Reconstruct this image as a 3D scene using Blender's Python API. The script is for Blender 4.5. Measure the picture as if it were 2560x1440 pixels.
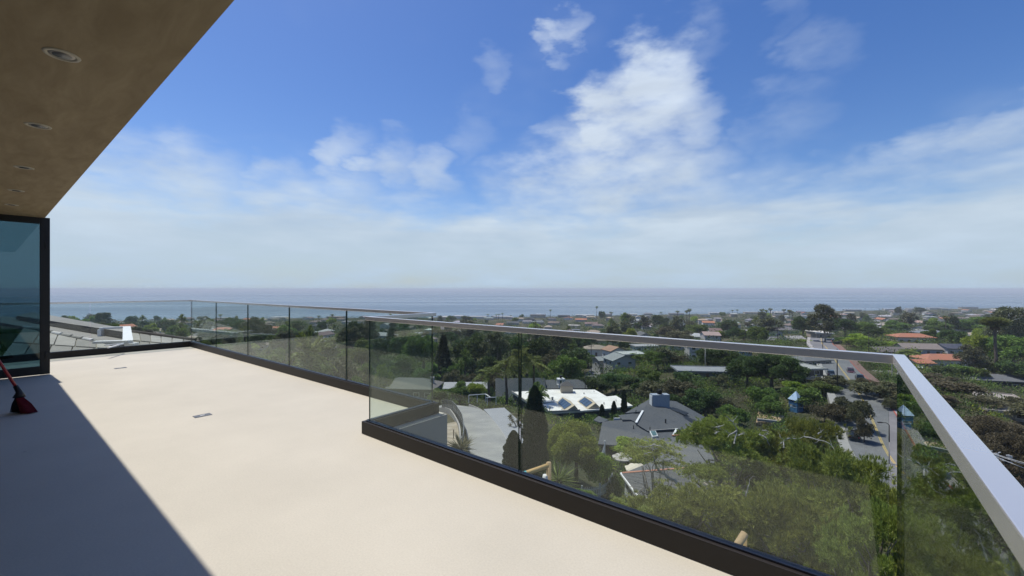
import bpy, bmesh, math, random
import numpy as np
from mathutils import Vector, Matrix

# ------------------------------------------------------------------ clear
for o in list(bpy.data.objects):
    bpy.data.objects.remove(o, do_unlink=True)
SC = bpy.context.scene
COL = SC.collection
R = math.radians
random.seed(7)
RNG = np.random.default_rng(7)

# ------------------------------------------------------------------ camera
EYE = 1.33                      # camera height above the terrace floor (z = 0)
FPX = 1050.0                    # focal length in pixels of the 2560 px wide photograph
CX, CY = 1280.0, 722.0
cam_d = bpy.data.cameras.new('camera')
cam_d.sensor_fit = 'HORIZONTAL'
cam_d.sensor_width = 36.0
cam_d.lens = 36.0 * FPX / 2560.0
cam_d.shift_y = (CY - 720.0) / 2560.0
cam_d.clip_start = 0.05
cam_d.clip_end = 90000.0
cam = bpy.data.objects.new('camera', cam_d)
COL.objects.link(cam)
cam.location = (0, 0, EYE)
cam.rotation_euler = (R(90), 0, 0)
SC.camera = cam

# the terrace's own axes: u runs along the long glass runs, v points out over the view
PHI = R(-38.46)
UX, UY = math.cos(PHI), math.sin(PHI)
VX, VY = -math.sin(PHI), math.cos(PHI)
def B(u, v, z=0.0):
    return Vector((u * UX + v * VX, u * UY + v * VY, z))

# ------------------------------------------------------------------ sun, sky, exposure
SUN_EL = R(68)
sdir = Vector((-UX * math.cos(SUN_EL) - 0.02 * VX, -UY * math.cos(SUN_EL) - 0.02 * VY, math.sin(SUN_EL))).normalized()
sun_d = bpy.data.lights.new('sun', 'SUN')
sun_d.energy = 4.2
sun_d.angle = R(0.55)
sun_d.color = (1.0, 0.955, 0.885)
sun = bpy.data.objects.new('sun', sun_d)
COL.objects.link(sun)
sun.rotation_euler = sdir.to_track_quat('Z', 'Y').to_euler()
sun.location = sdir * 60

SC.view_settings.view_transform = 'Standard'
SC.view_settings.look = 'None'
SC.view_settings.gamma = 1.0
SC.view_settings.exposure = 0.0
SC.view_settings.use_curve_mapping = False

W = bpy.data.worlds.new('World')
SC.world = W
W.use_nodes = True
wn, wl = W.node_tree.nodes, W.node_tree.links
wn.clear()
def wnode(t, **kw):
    n = wn.new(t)
    for k, v in kw.items():
        setattr(n, k, v)
    return n
def wmath(op, a, b=None, clamp=False):
    n = wnode('ShaderNodeMath', operation=op, use_clamp=clamp)
    for i, x in enumerate((a, b)):
        if x is None: continue
        if isinstance(x, (int, float)): n.inputs[i].default_value = x
        else: wl.new(x, n.inputs[i])
    return n.outputs[0]
sky = wnode('ShaderNodeTexSky', sky_type='NISHITA')
sky.sun_disc = False
sky.sun_elevation = SUN_EL
sky.sun_rotation = math.atan2(sdir.x, sdir.y) % (2 * math.pi)
sky.altitude = 60
sky.air_density = 1.0
sky.dust_density = 0.6
sky.ozone_density = 2.2
hsv = wnode('ShaderNodeHueSaturation'); hsv.inputs['Hue'].default_value = 0.512
hsv.inputs['Saturation'].default_value = 1.29
hsv.inputs['Value'].default_value = 1.0
wl.new(sky.outputs[0], hsv.inputs['Color'])
bg_sky = wnode('ShaderNodeBackground')
bg_sky.inputs['Strength'].default_value = 0.13
wl.new(hsv.outputs[0], bg_sky.inputs['Color'])

tc = wnode('ShaderNodeTexCoord')
DIR = tc.outputs['Generated']
sep = wnode('ShaderNodeSeparateXYZ')
wl.new(DIR, sep.inputs[0])
ZZ = sep.outputs[2]
# clouds lie on a layer: perspective-compressed coordinates towards the horizon
den = wmath('ADD', wmath('MAXIMUM', ZZ, 0.0), 0.16)
comb = wnode('ShaderNodeCombineXYZ')
wl.new(wmath('DIVIDE', sep.outputs[0], den), comb.inputs[0])
wl.new(wmath('DIVIDE', sep.outputs[1], den), comb.inputs[1])
n_big = wnode('ShaderNodeTexNoise'); n_big.inputs['Scale'].default_value = 1.1; n_big.inputs['Detail'].default_value = 4; n_big.inputs['Roughness'].default_value = 0.58
wl.new(comb.outputs[0], n_big.inputs['Vector'])
n_fine = wnode('ShaderNodeTexNoise'); n_fine.inputs['Scale'].default_value = 7.0; n_fine.inputs['Detail'].default_value = 6; n_fine.inputs['Roughness'].default_value = 0.56
mp = wnode('ShaderNodeMapping'); mp.inputs['Scale'].default_value = (1, 1, 2.3)
wl.new(DIR, mp.inputs['Vector']); wl.new(mp.outputs[0], n_fine.inputs['Vector'])
# warped direction so the clouds' outlines break up
warp = wnode('ShaderNodeVectorMath', operation='MULTIPLY_ADD')
wsub = wnode('ShaderNodeVectorMath', operation='SUBTRACT'); wsub.inputs[1].default_value = (0.5, 0.5, 0.5)
wl.new(n_fine.outputs['Color'], wsub.inputs[0])
wl.new(wsub.outputs[0], warp.inputs[0]); warp.inputs[1].default_value = (0.20, 0.20, 0.15)
wl.new(DIR, warp.inputs[2])
wnorm = wnode('ShaderNodeVectorMath', operation='NORMALIZE')
wl.new(warp.outputs[0], wnorm.inputs[0])
def pdir(px, py):
    return Vector(((px - CX) / FPX, 1.0, (CY - py) / FPX)).normalized()
CLOUDS = [  # the separate clouds: bearing and height (as photo position), angular size in px, weight
 (1640, 215, 105, 1.0), (1560, 295, 105, 0.95), (1690, 300, 85, 0.8), (1610, 250, 90, 0.9), (1590, 400, 135, 0.78),
 (1500, 480, 160, 0.74), (1690, 480, 125, 0.72), (1390, 505, 120, 0.62), (1280, 520, 90, 0.45), (1750, 520, 90, 0.4),
 (1420, 85, 46, 0.62), (1395, 115, 34, 0.5), (1740, 105, 62, 0.38), (1225, 180, 46, 0.44), (1190, 345, 55, 0.32), (1400, 335, 50, 0.4),
 (865, 372, 50, 0.5), (985, 415, 60, 0.56), (1085, 432, 60, 0.56), (690, 478, 85, 0.62), (880, 492, 70, 0.55),
 (330, 440, 115, 0.62), (470, 455, 125, 0.66), (1960, 300, 90, 0.38), (1880, 345, 70, 0.36), (2060, 115, 80, 0.33), (1960, 45, 45, 0.28),
 (1900, 465, 80, 0.46), (2120, 458, 90, 0.58), (2230, 428, 85, 0.58), (2340, 395, 85, 0.58), (2450, 360, 85, 0.6), (2560, 330, 90, 0.6), (2680, 300, 110, 0.5),
]
acc = None
for px, py, rp, wt in CLOUDS:
    d = wnode('ShaderNodeVectorMath', operation='DOT_PRODUCT')
    wl.new(wnorm.outputs[0], d.inputs[0]); d.inputs[1].default_value = pdir(px, py)
    # pixels near the picture's edge span a smaller angle
    t2 = ((px - CX) / FPX) ** 2 + ((py - CY) / FPX) ** 2
    ang = rp / FPX / (1 + t2) ** 0.75
    m = wnode('ShaderNodeMapRange', interpolation_type='SMOOTHSTEP')
    m.inputs['From Min'].default_value = math.cos(ang * 1.75); m.inputs['From Max'].default_value = math.cos(ang * 0.15)
    m.inputs['To Min'].default_value = 0; m.inputs['To Max'].default_value = wt
    wl.new(d.outputs['Value'], m.inputs['Value'])
    acc = m.outputs[0] if acc is None else wmath('MAXIMUM', acc, m.outputs[0])
blob = acc
fb = wmath('SUBTRACT', n_fine.outputs['Fac'], 0.5)
blob_n = wmath('ADD', blob, wmath('MULTIPLY', fb, wmath('MULTIPLY', blob, 2.2)))
mr = wnode('ShaderNodeMapRange', interpolation_type='SMOOTHSTEP')
mr.inputs['From Min'].default_value = 0.10; mr.inputs['From Max'].default_value = 1.15
wl.new(blob_n, mr.inputs['Value'])
cum = wmath('MULTIPLY', mr.outputs[0], 0.92)
# marine layer: a soft bank over the horizon, all the way round
lay_edge = wmath('ADD', 0.185, wmath('MULTIPLY', wmath('SUBTRACT', n_big.outputs['Fac'], 0.5), 0.30))
lay = wnode('ShaderNodeMapRange', interpolation_type='SMOOTHSTEP')
wl.new(wmath('SUBTRACT', lay_edge, ZZ), lay.inputs['Value'])
lay.inputs['From Min'].default_value = -0.06; lay.inputs['From Max'].default_value = 0.07
n_str = wnode('ShaderNodeTexNoise'); n_str.inputs['Scale'].default_value = 5.0; n_str.inputs['Detail'].default_value = 4; n_str.inputs['Roughness'].default_value = 0.55
mps = wnode('ShaderNodeMapping'); mps.inputs['Scale'].default_value = (1, 1, 4.5)
wl.new(DIR, mps.inputs['Vector']); wl.new(mps.outputs[0], n_str.inputs['Vector'])
layer = wmath('MULTIPLY', lay.outputs[0], wmath('ADD', 0.60, wmath('MULTIPLY', n_str.outputs['Fac'], 0.66)), True)
# thin high veil everywhere
veil = wnode('ShaderNodeMapRange', interpolation_type='SMOOTHSTEP')
wl.new(n_big.outputs['Fac'], veil.inputs['Value'])
veil.inputs['From Min'].default_value = 0.5; veil.inputs['From Max'].default_value = 0.85; veil.inputs['To Max'].default_value = 0.22
cov = wmath('MAXIMUM', wmath('MAXIMUM', cum, layer), veil.outputs[0], True)
# cloud brightness: thick parts whiter, low bank greyer-blue
cr = wnode('ShaderNodeValToRGB')
cr.color_ramp.elements[0].position = 0.0; cr.color_ramp.elements[0].color = (0.445, 0.57, 0.70, 1)
e = cr.color_ramp.elements.new(0.16); e.color = (0.56, 0.66, 0.765, 1)
e = cr.color_ramp.elements.new(0.30); e.color = (0.64, 0.73, 0.835, 1)
cr.color_ramp.elements[-1].position = 0.6; cr.color_ramp.elements[-1].color = (0.70, 0.80, 0.94, 1)
wl.new(ZZ, cr.inputs[0])
bright = wnode('ShaderNodeMixRGB', blend_type='MULTIPLY'); bright.inputs[0].default_value = 1.0
wl.new(cr.outputs[0], bright.inputs[1])
shade = wmath('ADD', 0.80, wmath('MULTIPLY', n_str.outputs['Fac'], 0.42))
cmb2 = wnode('ShaderNodeCombineXYZ')
for i in range(3): wl.new(shade, cmb2.inputs[i])
wl.new(cmb2.outputs[0], bright.inputs[2])
bg_cl = wnode('ShaderNodeBackground'); bg_cl.inputs['Strength'].default_value = 1.0
wl.new(bright.outputs[0], bg_cl.inputs['Color'])
mixw = wnode('ShaderNodeMixShader')
wl.new(cov, mixw.inputs[0]); wl.new(bg_sky.outputs[0], mixw.inputs[1]); wl.new(bg_cl.outputs[0], mixw.inputs[2])
wout = wnode('ShaderNodeOutputWorld')
wl.new(mixw.outputs[0], wout.inputs['Surface'])

W.cycles.sampling_method = 'MANUAL'
W.cycles.sample_map_resolution = 256
cy = SC.cycles
cy.use_denoising = True
cy.max_bounces = 7
cy.diffuse_bounces = 3
cy.glossy_bounces = 3
cy.transmission_bounces = 4
cy.transparent_max_bounces = 24
cy.volume_bounces = 0
cy.use_adaptive_sampling = True
cy.adaptive_threshold = 0.015
cy.caustics_reflective = False
cy.caustics_refractive = False
cy.sample_clamp_indirect = 6.0

# ------------------------------------------------------------------ materials
MATS = {}
def _base(name):
    m = bpy.data.materials.new(name); m.use_nodes = True
    nt = m.node_tree; nt.nodes.clear()
    out = nt.nodes.new('ShaderNodeOutputMaterial')
    return m, nt, out
def mat(name, col, rough=0.7, var=0.12, scale=4.0, bump=0.0, bscale=None, metal=0.0, spec=0.4, stretch=(1, 1, 1), coord='Object', objcol=False, var2=0.0, scale2=0.3, tint2=None):
    """plain painted / mineral surface: Principled with two octaves of colour variation and fine relief"""
    if name in MATS: return MATS[name]
    m, nt, out = _base(name)
    N, L = nt.nodes, nt.links
    p = N.new('ShaderNodeBsdfPrincipled')
    L.new(p.outputs[0], out.inputs['Surface'])
    p.inputs['Roughness'].default_value = rough
    p.inputs['Metallic'].default_value = metal
    p.inputs['Specular IOR Level'].default_value = spec
    t = N.new('ShaderNodeTexCoord'); mpn = N.new('ShaderNodeMapping'); mpn.inputs['Scale'].default_value = stretch
    L.new(t.outputs[coord], mpn.inputs['Vector'])
    nz = N.new('ShaderNodeTexNoise'); nz.inputs['Scale'].default_value = scale; nz.inputs['Detail'].default_value = 6; nz.inputs['Roughness'].default_value = 0.6
    L.new(mpn.outputs[0], nz.inputs['Vector'])
    if objcol:
        oi = N.new('ShaderNodeObjectInfo'); base = oi.outputs['Color']
    else:
        rgb = N.new('ShaderNodeRGB'); rgb.outputs[0].default_value = (*col, 1); base = rgb.outputs[0]
    if tint2 is not None:
        n2 = N.new('ShaderNodeTexNoise'); n2.inputs['Scale'].default_value = scale2; n2.inputs['Detail'].default_value = 4
        L.new(mpn.outputs[0], n2.inputs['Vector'])
        mr2 = N.new('ShaderNodeMapRange'); mr2.inputs['From Min'].default_value = 0.42; mr2.inputs['From Max'].default_value = 0.62; mr2.inputs['To Max'].default_value = var2
        L.new(n2.outputs['Fac'], mr2.inputs['Value'])
        mx2 = N.new('ShaderNodeMixRGB'); mx2.inputs[2].default_value = (*tint2, 1)
        L.new(mr2.outputs[0], mx2.inputs[0]); L.new(base, mx2.inputs[1]); base = mx2.outputs[0]
    mrn = N.new('ShaderNodeMapRange'); mrn.inputs['From Min'].default_value = 0.25; mrn.inputs['From Max'].default_value = 0.75
    mrn.inputs['To Min'].default_value = 1 - var; mrn.inputs['To Max'].default_value = 1 + var
    L.new(nz.outputs['Fac'], mrn.inputs['Value'])
    mx = N.new('ShaderNodeVectorMath'); mx.operation = 'SCALE'
    L.new(base, mx.inputs[0]); L.new(mrn.outputs[0], mx.inputs['Scale'])
    L.new(mx.outputs[0], p.inputs['Base Color'])
    if bump > 0:
        nb = N.new('ShaderNodeTexNoise'); nb.inputs['Scale'].default_value = bscale or scale * 8; nb.inputs['Detail'].default_value = 4
        L.new(mpn.outputs[0], nb.inputs['Vector'])
        b = N.new('ShaderNodeBump'); b.inputs['Strength'].default_value = bump; b.inputs['Distance'].default_value = 0.02
        L.new(nb.outputs['Fac'], b.inputs['Height']); L.new(b.outputs[0], p.inputs['Normal'])
    MATS[name] = m
    return m

def glass_mat(name, tint, refl=1.0, rough=0.0):
    """pane of flat glass: straight-through tint and a mirror that grows towards grazing angles"""
    m, nt, out = _base(name)
    N, L = nt.nodes, nt.links
    tr = N.new('ShaderNodeBsdfTransparent'); tr.inputs[0].default_value = (*tint, 1)
    gl = N.new('ShaderNodeBsdfGlossy'); gl.inputs['Roughness'].default_value = rough; gl.inputs[0].default_value = (0.95, 1.0, 0.97, 1)
    lw = N.new('ShaderNodeLayerWeight'); lw.inputs[0].default_value = 0.5
    pw = N.new('ShaderNodeMath'); pw.operation = 'POWER'; pw.inputs[1].default_value = 5
    L.new(lw.outputs['Facing'], pw.inputs[0])
    ma = N.new('ShaderNodeMath'); ma.operation = 'MULTIPLY_ADD'; ma.inputs[1].default_value = 0.96 * refl; ma.inputs[2].default_value = 0.045 * refl; ma.use_clamp = True
    L.new(pw.outputs[0], ma.inputs[0])
    mx = N.new('ShaderNodeMixShader')
    L.new(ma.outputs[0], mx.inputs[0]); L.new(tr.outputs[0], mx.inputs[1]); L.new(gl.outputs[0], mx.inputs[2])
    L.new(mx.outputs[0], out.inputs['Surface'])
    MATS[name] = m
    return m

def leaf_mat(name, col, col2, transl=0.3, rough=0.55):
    """foliage: every leaf a little different, every plant a little different, light glowing through"""
    m, nt, out = _base(name)
    N, L = nt.nodes, nt.links
    g = N.new('ShaderNodeNewGeometry'); oi = N.new('ShaderNodeObjectInfo')
    mx = N.new('ShaderNodeMixRGB'); mx.inputs[1].default_value = (*col, 1); mx.inputs[2].default_value = (*col2, 1)
    L.new(g.outputs['Random Per Island'], mx.inputs[0])
    hs = N.new('ShaderNodeHueSaturation')
    mh = N.new('ShaderNodeMapRange'); mh.inputs['To Min'].default_value = 0.482; mh.inputs['To Max'].default_value = 0.518
    mv = N.new('ShaderNodeMapRange'); mv.inputs['To Min'].default_value = 0.78; mv.inputs['To Max'].default_value = 1.22
    L.new(oi.outputs['Random'], mh.inputs['Value']); L.new(oi.outputs['Random'], mv.inputs['Value'])
    L.new(mh.outputs[0], hs.inputs['Hue']); L.new(mv.outputs[0], hs.inputs['Value'])
    L.new(mx.outputs[0], hs.inputs['Color'])
    p = N.new('ShaderNodeBsdfPrincipled'); p.inputs['Roughness'].default_value = rough; p.inputs['Specular IOR Level'].default_value = 0.25
    L.new(hs.outputs[0], p.inputs['Base Color'])
    tl = N.new('ShaderNodeBsdfTranslucent')
    L.new(hs.outputs[0], tl.inputs[0])
    ms = N.new('ShaderNodeMixShader'); ms.inputs[0].default_value = transl
    L.new(p.outputs[0], ms.inputs[1]); L.new(tl.outputs[0], ms.inputs[2])
    L.new(ms.outputs[0], out.inputs['Surface'])
    MATS[name] = m
    return m

# ------------------------------------------------------------------ object helpers
def props(o, label=None, cat=None, group=None, kind=None):
    if label: o['label'] = label
    if cat: o['category'] = cat
    if group: o['group'] = group
    if kind: o['kind'] = kind
    return o
def empty(name, loc=(0, 0, 0), rz=0.0, label=None, cat=None, group=None):
    o = bpy.data.objects.new(name, None); COL.objects.link(o)
    o.location = loc; o.rotation_euler = (0, 0, rz); o.empty_display_size = 0.3
    return props(o, label, cat, group)
def link(name, me, parent=None, loc=None, rz=None, scale=None):
    o = bpy.data.objects.new(name, me); COL.objects.link(o)
    if parent is not None: o.parent = parent
    if loc is not None: o.location = loc
    if rz is not None: o.rotation_euler = (0, 0, rz)
    if scale is not None: o.scale = scale
    return o
def np_mesh(name, verts, faces, m=None, smooth=False):
    """fast mesh from arrays; faces an (n,3) or (n,4) int array"""
    verts = np.asarray(verts, dtype=np.float32); faces = np.asarray(faces, dtype=np.int32)
    me = bpy.data.meshes.new(name)
    nf, k = faces.shape
    me.vertices.add(len(verts)); me.vertices.foreach_set('co', verts.ravel())
    me.loops.add(nf * k); me.loops.foreach_set('vertex_index', faces.ravel())
    me.polygons.add(nf); me.polygons.foreach_set('loop_start', np.arange(nf, dtype=np.int32) * k)
    try: me.polygons.foreach_set('loop_total', np.full(nf, k, dtype=np.int32))
    except Exception: pass
    if smooth: me.polygons.foreach_set('use_smooth', np.ones(nf, dtype=bool))
    me.update(calc_edges=True)
    if m: me.materials.append(m)
    return me

class MB:
    """collects boxes, tubes, polygons into one mesh"""
    def __init__(s): s.v = []; s.f = []; s.mi = []; s.cur = 0
    def add(s, vs, fs):
        o = len(s.v); s.v += [tuple(v) for v in vs]; s.f += [tuple(i + o for i in f) for f in fs]; s.mi += [s.cur] * len(fs)
        return s
    def box(s, x0, x1, y0, y1, z0, z1):
        vs = [(x0, y0, z0), (x1, y0, z0), (x1, y1, z0), (x0, y1, z0), (x0, y0, z1), (x1, y0, z1), (x1, y1, z1), (x0, y1, z1)]
        return s.add(vs, [(0, 3, 2, 1), (4, 5, 6, 7), (0, 1, 5, 4), (1, 2, 6, 5), (2, 3, 7, 6), (3, 0, 4, 7)])
    def hexa(s, p):   # 8 points, bottom ring then top ring
        return s.add(p, [(0, 3, 2, 1), (4, 5, 6, 7), (0, 1, 5, 4), (1, 2, 6, 5), (2, 3, 7, 6), (3, 0, 4, 7)])
    def prism(s, poly, z0, z1):
        n = len(poly)
        vs = [(x, y, z0) for x, y in poly] + [(x, y, z1) for x, y in poly]
        fs = [tuple(range(n - 1, -1, -1)), tuple(range(n, 2 * n))] + [(i, (i + 1) % n, n + (i + 1) % n, n + i) for i in range(n)]
        return s.add(vs, fs)
    def sheet(s, pts, t=0.1, up=Vector((0, 0, 1))):   # polygon given thickness downwards along its normal
        p = [Vector(q) for q in pts]; n = len(p)
        nn = (p[1] - p[0]).cross(p[2] - p[0]).normalized()
        if nn.dot(up) < 0: p.reverse(); nn = -nn
        vs = [tuple(q) for q in p] + [tuple(q - nn * t) for q in p]
        fs = [tuple(range(n)), tuple(range(2 * n - 1, n - 1, -1))] + [(i, n + i, n + (i + 1) % n, (i + 1) % n) for i in range(n)]
        return s.add(vs, fs)
    def tube(s, pts, rad, n=6, caps=True):
        pts = [Vector(p) for p in pts]
        if isinstance(rad, (int, float)): rad = [rad] * len(pts)
        o = len(s.v); prev = None
        for i, p in enumerate(pts):
            d = (pts[min(i + 1, len(pts) - 1)] - pts[max(i - 1, 0)])
            if d.length < 1e-9: d = Vector((0, 0, 1))
            d.normalize()
            a = d.cross(Vector((0, 0, 1))) if prev is None else prev - d * prev.dot(d)
            if a.length < 1e-4: a = d.cross(Vector((1, 0, 0)))
            a.normalize(); prev = a; b = d.cross(a)
            for k in range(n):
                t = 2 * math.pi * k / n
                s.v.append(tuple(p + (a * math.cos(t) + b * math.sin(t)) * rad[i]))
        fs = []
        for i in range(len(pts) - 1):
            for k in range(n):
                fs.append((o + i * n + k, o + i * n + (k + 1) % n, o + (i + 1) * n + (k + 1) % n, o + (i + 1) * n + k))
        if caps:
            fs.append(tuple(o + k for k in range(n - 1, -1, -1)))
            fs.append(tuple(o + (len(pts) - 1) * n + k for k in range(n)))
        s.f += fs; s.mi += [s.cur] * len(fs)
        return s
    def lathe(s, prof, n=16, c=(0, 0, 0), closed=False):
        o = len(s.v)
        for r, z in prof:
            for k in range(n):
                t = 2 * math.pi * k / n
                s.v.append((c[0] + r * math.cos(t), c[1] + r * math.sin(t), c[2] + z))
        fs = []
        for i in range(len(prof) - 1):
            for k in range(n):
                fs.append((o + i * n + k, o + i * n + (k + 1) % n, o + (i + 1) * n + (k + 1) % n, o + (i + 1) * n + k))
        if closed:
            fs.append(tuple(o + k for k in range(n - 1, -1, -1)))
            fs.append(tuple(o + (len(prof) - 1) * n + k for k in range(n)))
        s.f += fs; s.mi += [s.cur] * len(fs)
        return s
    def mesh(s, name, *mats, smooth=False, bevel=0.0):
        me = bpy.data.meshes.new(name); me.from_pydata(s.v, [], s.f)
        for m in mats: me.materials.append(m)
        if len(mats) > 1: me.polygons.foreach_set('material_index', s.mi)
        if bevel > 0:
            bm = bmesh.new(); bm.from_mesh(me)
            ed = [e for e in bm.edges if len(e.link_faces) == 2 and e.calc_face_angle(0) > 0.5]
            bmesh.ops.bevel(bm, geom=ed, offset=bevel, segments=2, profile=0.6, affect='EDGES')
            bm.to_mesh(me); bm.free()
        if smooth: me.polygons.foreach_set('use_smooth', [True] * len(me.polygons))
        me.update()
        return me
    def build(s, name, m, parent=None, loc=None, rz=None, smooth=False, bevel=0.0):
        mats = m if isinstance(m, (list, tuple)) else [m]
        return link(name, s.mesh(name, *mats, smooth=smooth, bevel=bevel), parent, loc, rz)

_CUBE = {}
def unit_box(m):
    if m.name not in _CUBE:
        _CUBE[m.name] = MB().box(-.5, .5, -.5, .5, -.5, .5).mesh('box_' + m.name, m)
    return _CUBE[m.name]
def box_part(name, m, parent, c, size, rz=0.0):
    return link(name, unit_box(m), parent, c, rz, size)
def copy_tree(root, loc, rz=0.0, scale=None, label=None, group=None):
    r = root.copy(); COL.objects.link(r); r.location = loc; r.rotation_euler = (0, 0, rz)
    if scale is not None: r.scale = scale if hasattr(scale, '__len__') else (scale,) * 3
    if label: r['label'] = label
    if group: r['group'] = group
    for ch in root.children:
        c = ch.copy(); COL.objects.link(c); c.parent = r
        for g in ch.children:
            d = g.copy(); COL.objects.link(d); d.parent = c
    return r
# ------------------------------------------------------------------ terrain
def PZ(px, py, Z):
    """the point of the place at photo position (px, py) and Z metres ahead"""
    return Vector(((px - CX) / FPX * Z, Z, EYE + (CY - py) / FPX * Z))
SEA_Z = EYE - 62.0
# survey points: bearing (photo x), metres ahead, metres below the eye
SURVEY = [(1230,40,16.7),(1150,80,22.7),(1180,60,19.7),(1480,42,20.7),(1555,59,26.0),(2190,86,28),(2120,120,24.8),(2066,204,28),(2520,58,36.0),(2600,46,37),
 (1990,105,31),(1920,95,30),(1560,165,32),(1740,140,29.5),(2000,135,30.5),(2480,147,34),(2340,175,31.5),(2270,225,27.6),(1440,105,31),(1640,75,25.5),(1700,52,26),
 (1980,270,33),(1025,123,31),(1200,150,36),(1400,150,35),(700,90,25),(760,60,20),(600,200,34),(900,60,22),(900,110,30),(400,200,29),(600,60,16),(500,120,24),(780,140,31),(200,150,20),(100,60,12),
 (1130,26,11),(1130,15,7),(1800,20,17),(1800,12,8.5),(1500,12,7.0),(1500,25,15),(2300,25,22),(2300,12,11),(1900,35,25),(2100,50,30),(2300,66,31),(1300,9,6.0),(1900,6,5.5),
 (300,15,6),(300,30,7.5),(800,20,9.5),(2560,10,9),(1300,600,53),(1300,400,46),(1300,250,40),(1700,700,53),(1700,450,43),(1700,300,37),(2300,600,45),(2300,400,37.5),(2450,300,36),
 (500,500,44),(500,300,33),(900,300,36),(900,500,47),(2500,800,52),(2500,450,40),(100,400,36),(2000,450,41),(2000,700,51),(2050,330,34),(300,700,57),(1280,840,58.5),(1900,950,57.5),(2400,1150,57.5),(-200,300,30),(2750,500,44),(2750,200,36)]
def _tc(x, y):
    r = np.hypot(x, y); a = np.arctan2(x, np.maximum(y, 1e-3))
    return np.stack([a * 1.6, np.log(np.maximum(r, 3.0))], -1)
_sp = np.array([[(p - CX) / FPX * Z, Z, -d] for p, Z, d in SURVEY], float)
_sc = _tc(_sp[:, 0], _sp[:, 1])
_n = len(_sp)
def _phi(r): return np.sqrt(r * r + 0.03 ** 2)
_K = _phi(np.linalg.norm(_sc[:, None] - _sc[None], axis=-1)) - 0.02 * np.eye(_n)
_P = np.c_[np.ones(_n), _sc]
_A = np.block([[_K, _P], [_P.T, np.zeros((3, 3))]])
_wt = np.linalg.solve(_A, np.r_[_sp[:, 2], np.zeros(3)])
ROAD = [(2052,848,262),(2056,857,222),(2066,866,204),(2088,886,170),(2108,907,142),(2134,945,116),(2160,990,101),(2180,1030,91),(2222,1118,74.5),(2300,1215,66),(2400,1320,60),(2490,1420,54),(2640,1560,47)]
ROAD_XY = np.array([[(p - CX) / FPX * Z, Z] for p, _, Z in ROAD])
def smooth_path(pts, n=6):
    pts = [np.array(p, float) for p in pts]; out = []
    for i in range(len(pts) - 1):
        p0, p1, p2, p3 = pts[max(i - 1, 0)], pts[i], pts[i + 1], pts[min(i + 2, len(pts) - 1)]
        for k in range(n):
            t = k / n
            out.append(0.5 * ((2 * p1) + (-p0 + p2) * t + (2 * p0 - 5 * p1 + 4 * p2 - p3) * t * t + (-p0 + 3 * p1 - 3 * p2 + p3) * t ** 3))
    out.append(pts[-1])
    return np.array(out)
ROAD_S = smooth_path(ROAD_XY)[::-1].copy()
DRIVE = [((p - CX) / FPX * Z, Z) for p, Z in ((1226, 34), (1228, 40), (1224, 47), (1213, 56), (1196, 66), (1170, 78), (1138, 86), (1092, 92))]
DRIVE_S = smooth_path(DRIVE)
LANE = [((1462 - CX) / FPX * 150, 150), ((1485 - CX) / FPX * 170, 170), ((1500 - CX) / FPX * 200, 200), ((1470 - CX) / FPX * 240, 240)]
LANE_S = smooth_path(LANE)
def path_dist(x, y, P):
    x = np.asarray(x, float); y = np.asarray(y, float)
    best = np.full(x.shape, 1e9)
    for i in range(len(P) - 1):
        ax, ay = P[i]; bx, by = P[i + 1]; dx, dy = bx - ax, by - ay
        t = np.clip(((x - ax) * dx + (y - ay) * dy) / (dx * dx + dy * dy + 1e-9), 0, 1)
        best = np.minimum(best, np.hypot(x - ax - t * dx, y - ay - t * dy))
    return best
def terrain0(x, y):
    x = np.atleast_1d(np.asarray(x, float)); y = np.atleast_1d(np.asarray(y, float))
    c = _tc(x, y); out = np.empty(len(x))
    for i in range(0, len(x), 4000):
        q = c[i:i + 4000]
        out[i:i + 4000] = _phi(np.linalg.norm(q[:, None] - _sc[None], axis=-1)) @ _wt[:_n] + _wt[_n] + q @ _wt[_n + 1:]
    return np.clip(out, -60.5, -4.5) + EYE
def terrain(x, y):
    z = terrain0(x, y)
    for P, w, dep in ((ROAD_S, 7.5, 0.9), (DRIVE_S, 4.0, 0.7), (LANE_S, 4.0, 0.7)):
        d = path_dist(np.atleast_1d(x), np.atleast_1d(y), P)
        z = z - dep * np.clip(1.6 - d / w, 0, 1)
    return z
def tz(x, y): return float(terrain(x, y)[0])
def ground(px, Z):
    x = (px - CX) / FPX * Z
    return Vector((x, Z, tz(x, Z)))
# coast line as world points
COAST = np.array([(-4000, 300), (-1500, 560), (-657, 766), (0, 868), (620, 1010), (1310, 1228), (2600, 1750), (5000, 2900)], float)
def coast_r(a):
    dx, dy = math.sin(a), math.cos(a); best = 4500
    for i in range(len(COAST) - 1):
        ax, ay = COAST[i]; ex, ey = COAST[i + 1] - COAST[i]
        det = -dx * ey + dy * ex
        if abs(det) < 1e-9: continue
        t = (-ax * ey + ay * ex) / det; s = (dx * ay - dy * ax) / det
        if t > 0 and -1e-6 <= s <= 1 + 1e-6: best = min(best, t)
    return best

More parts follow.
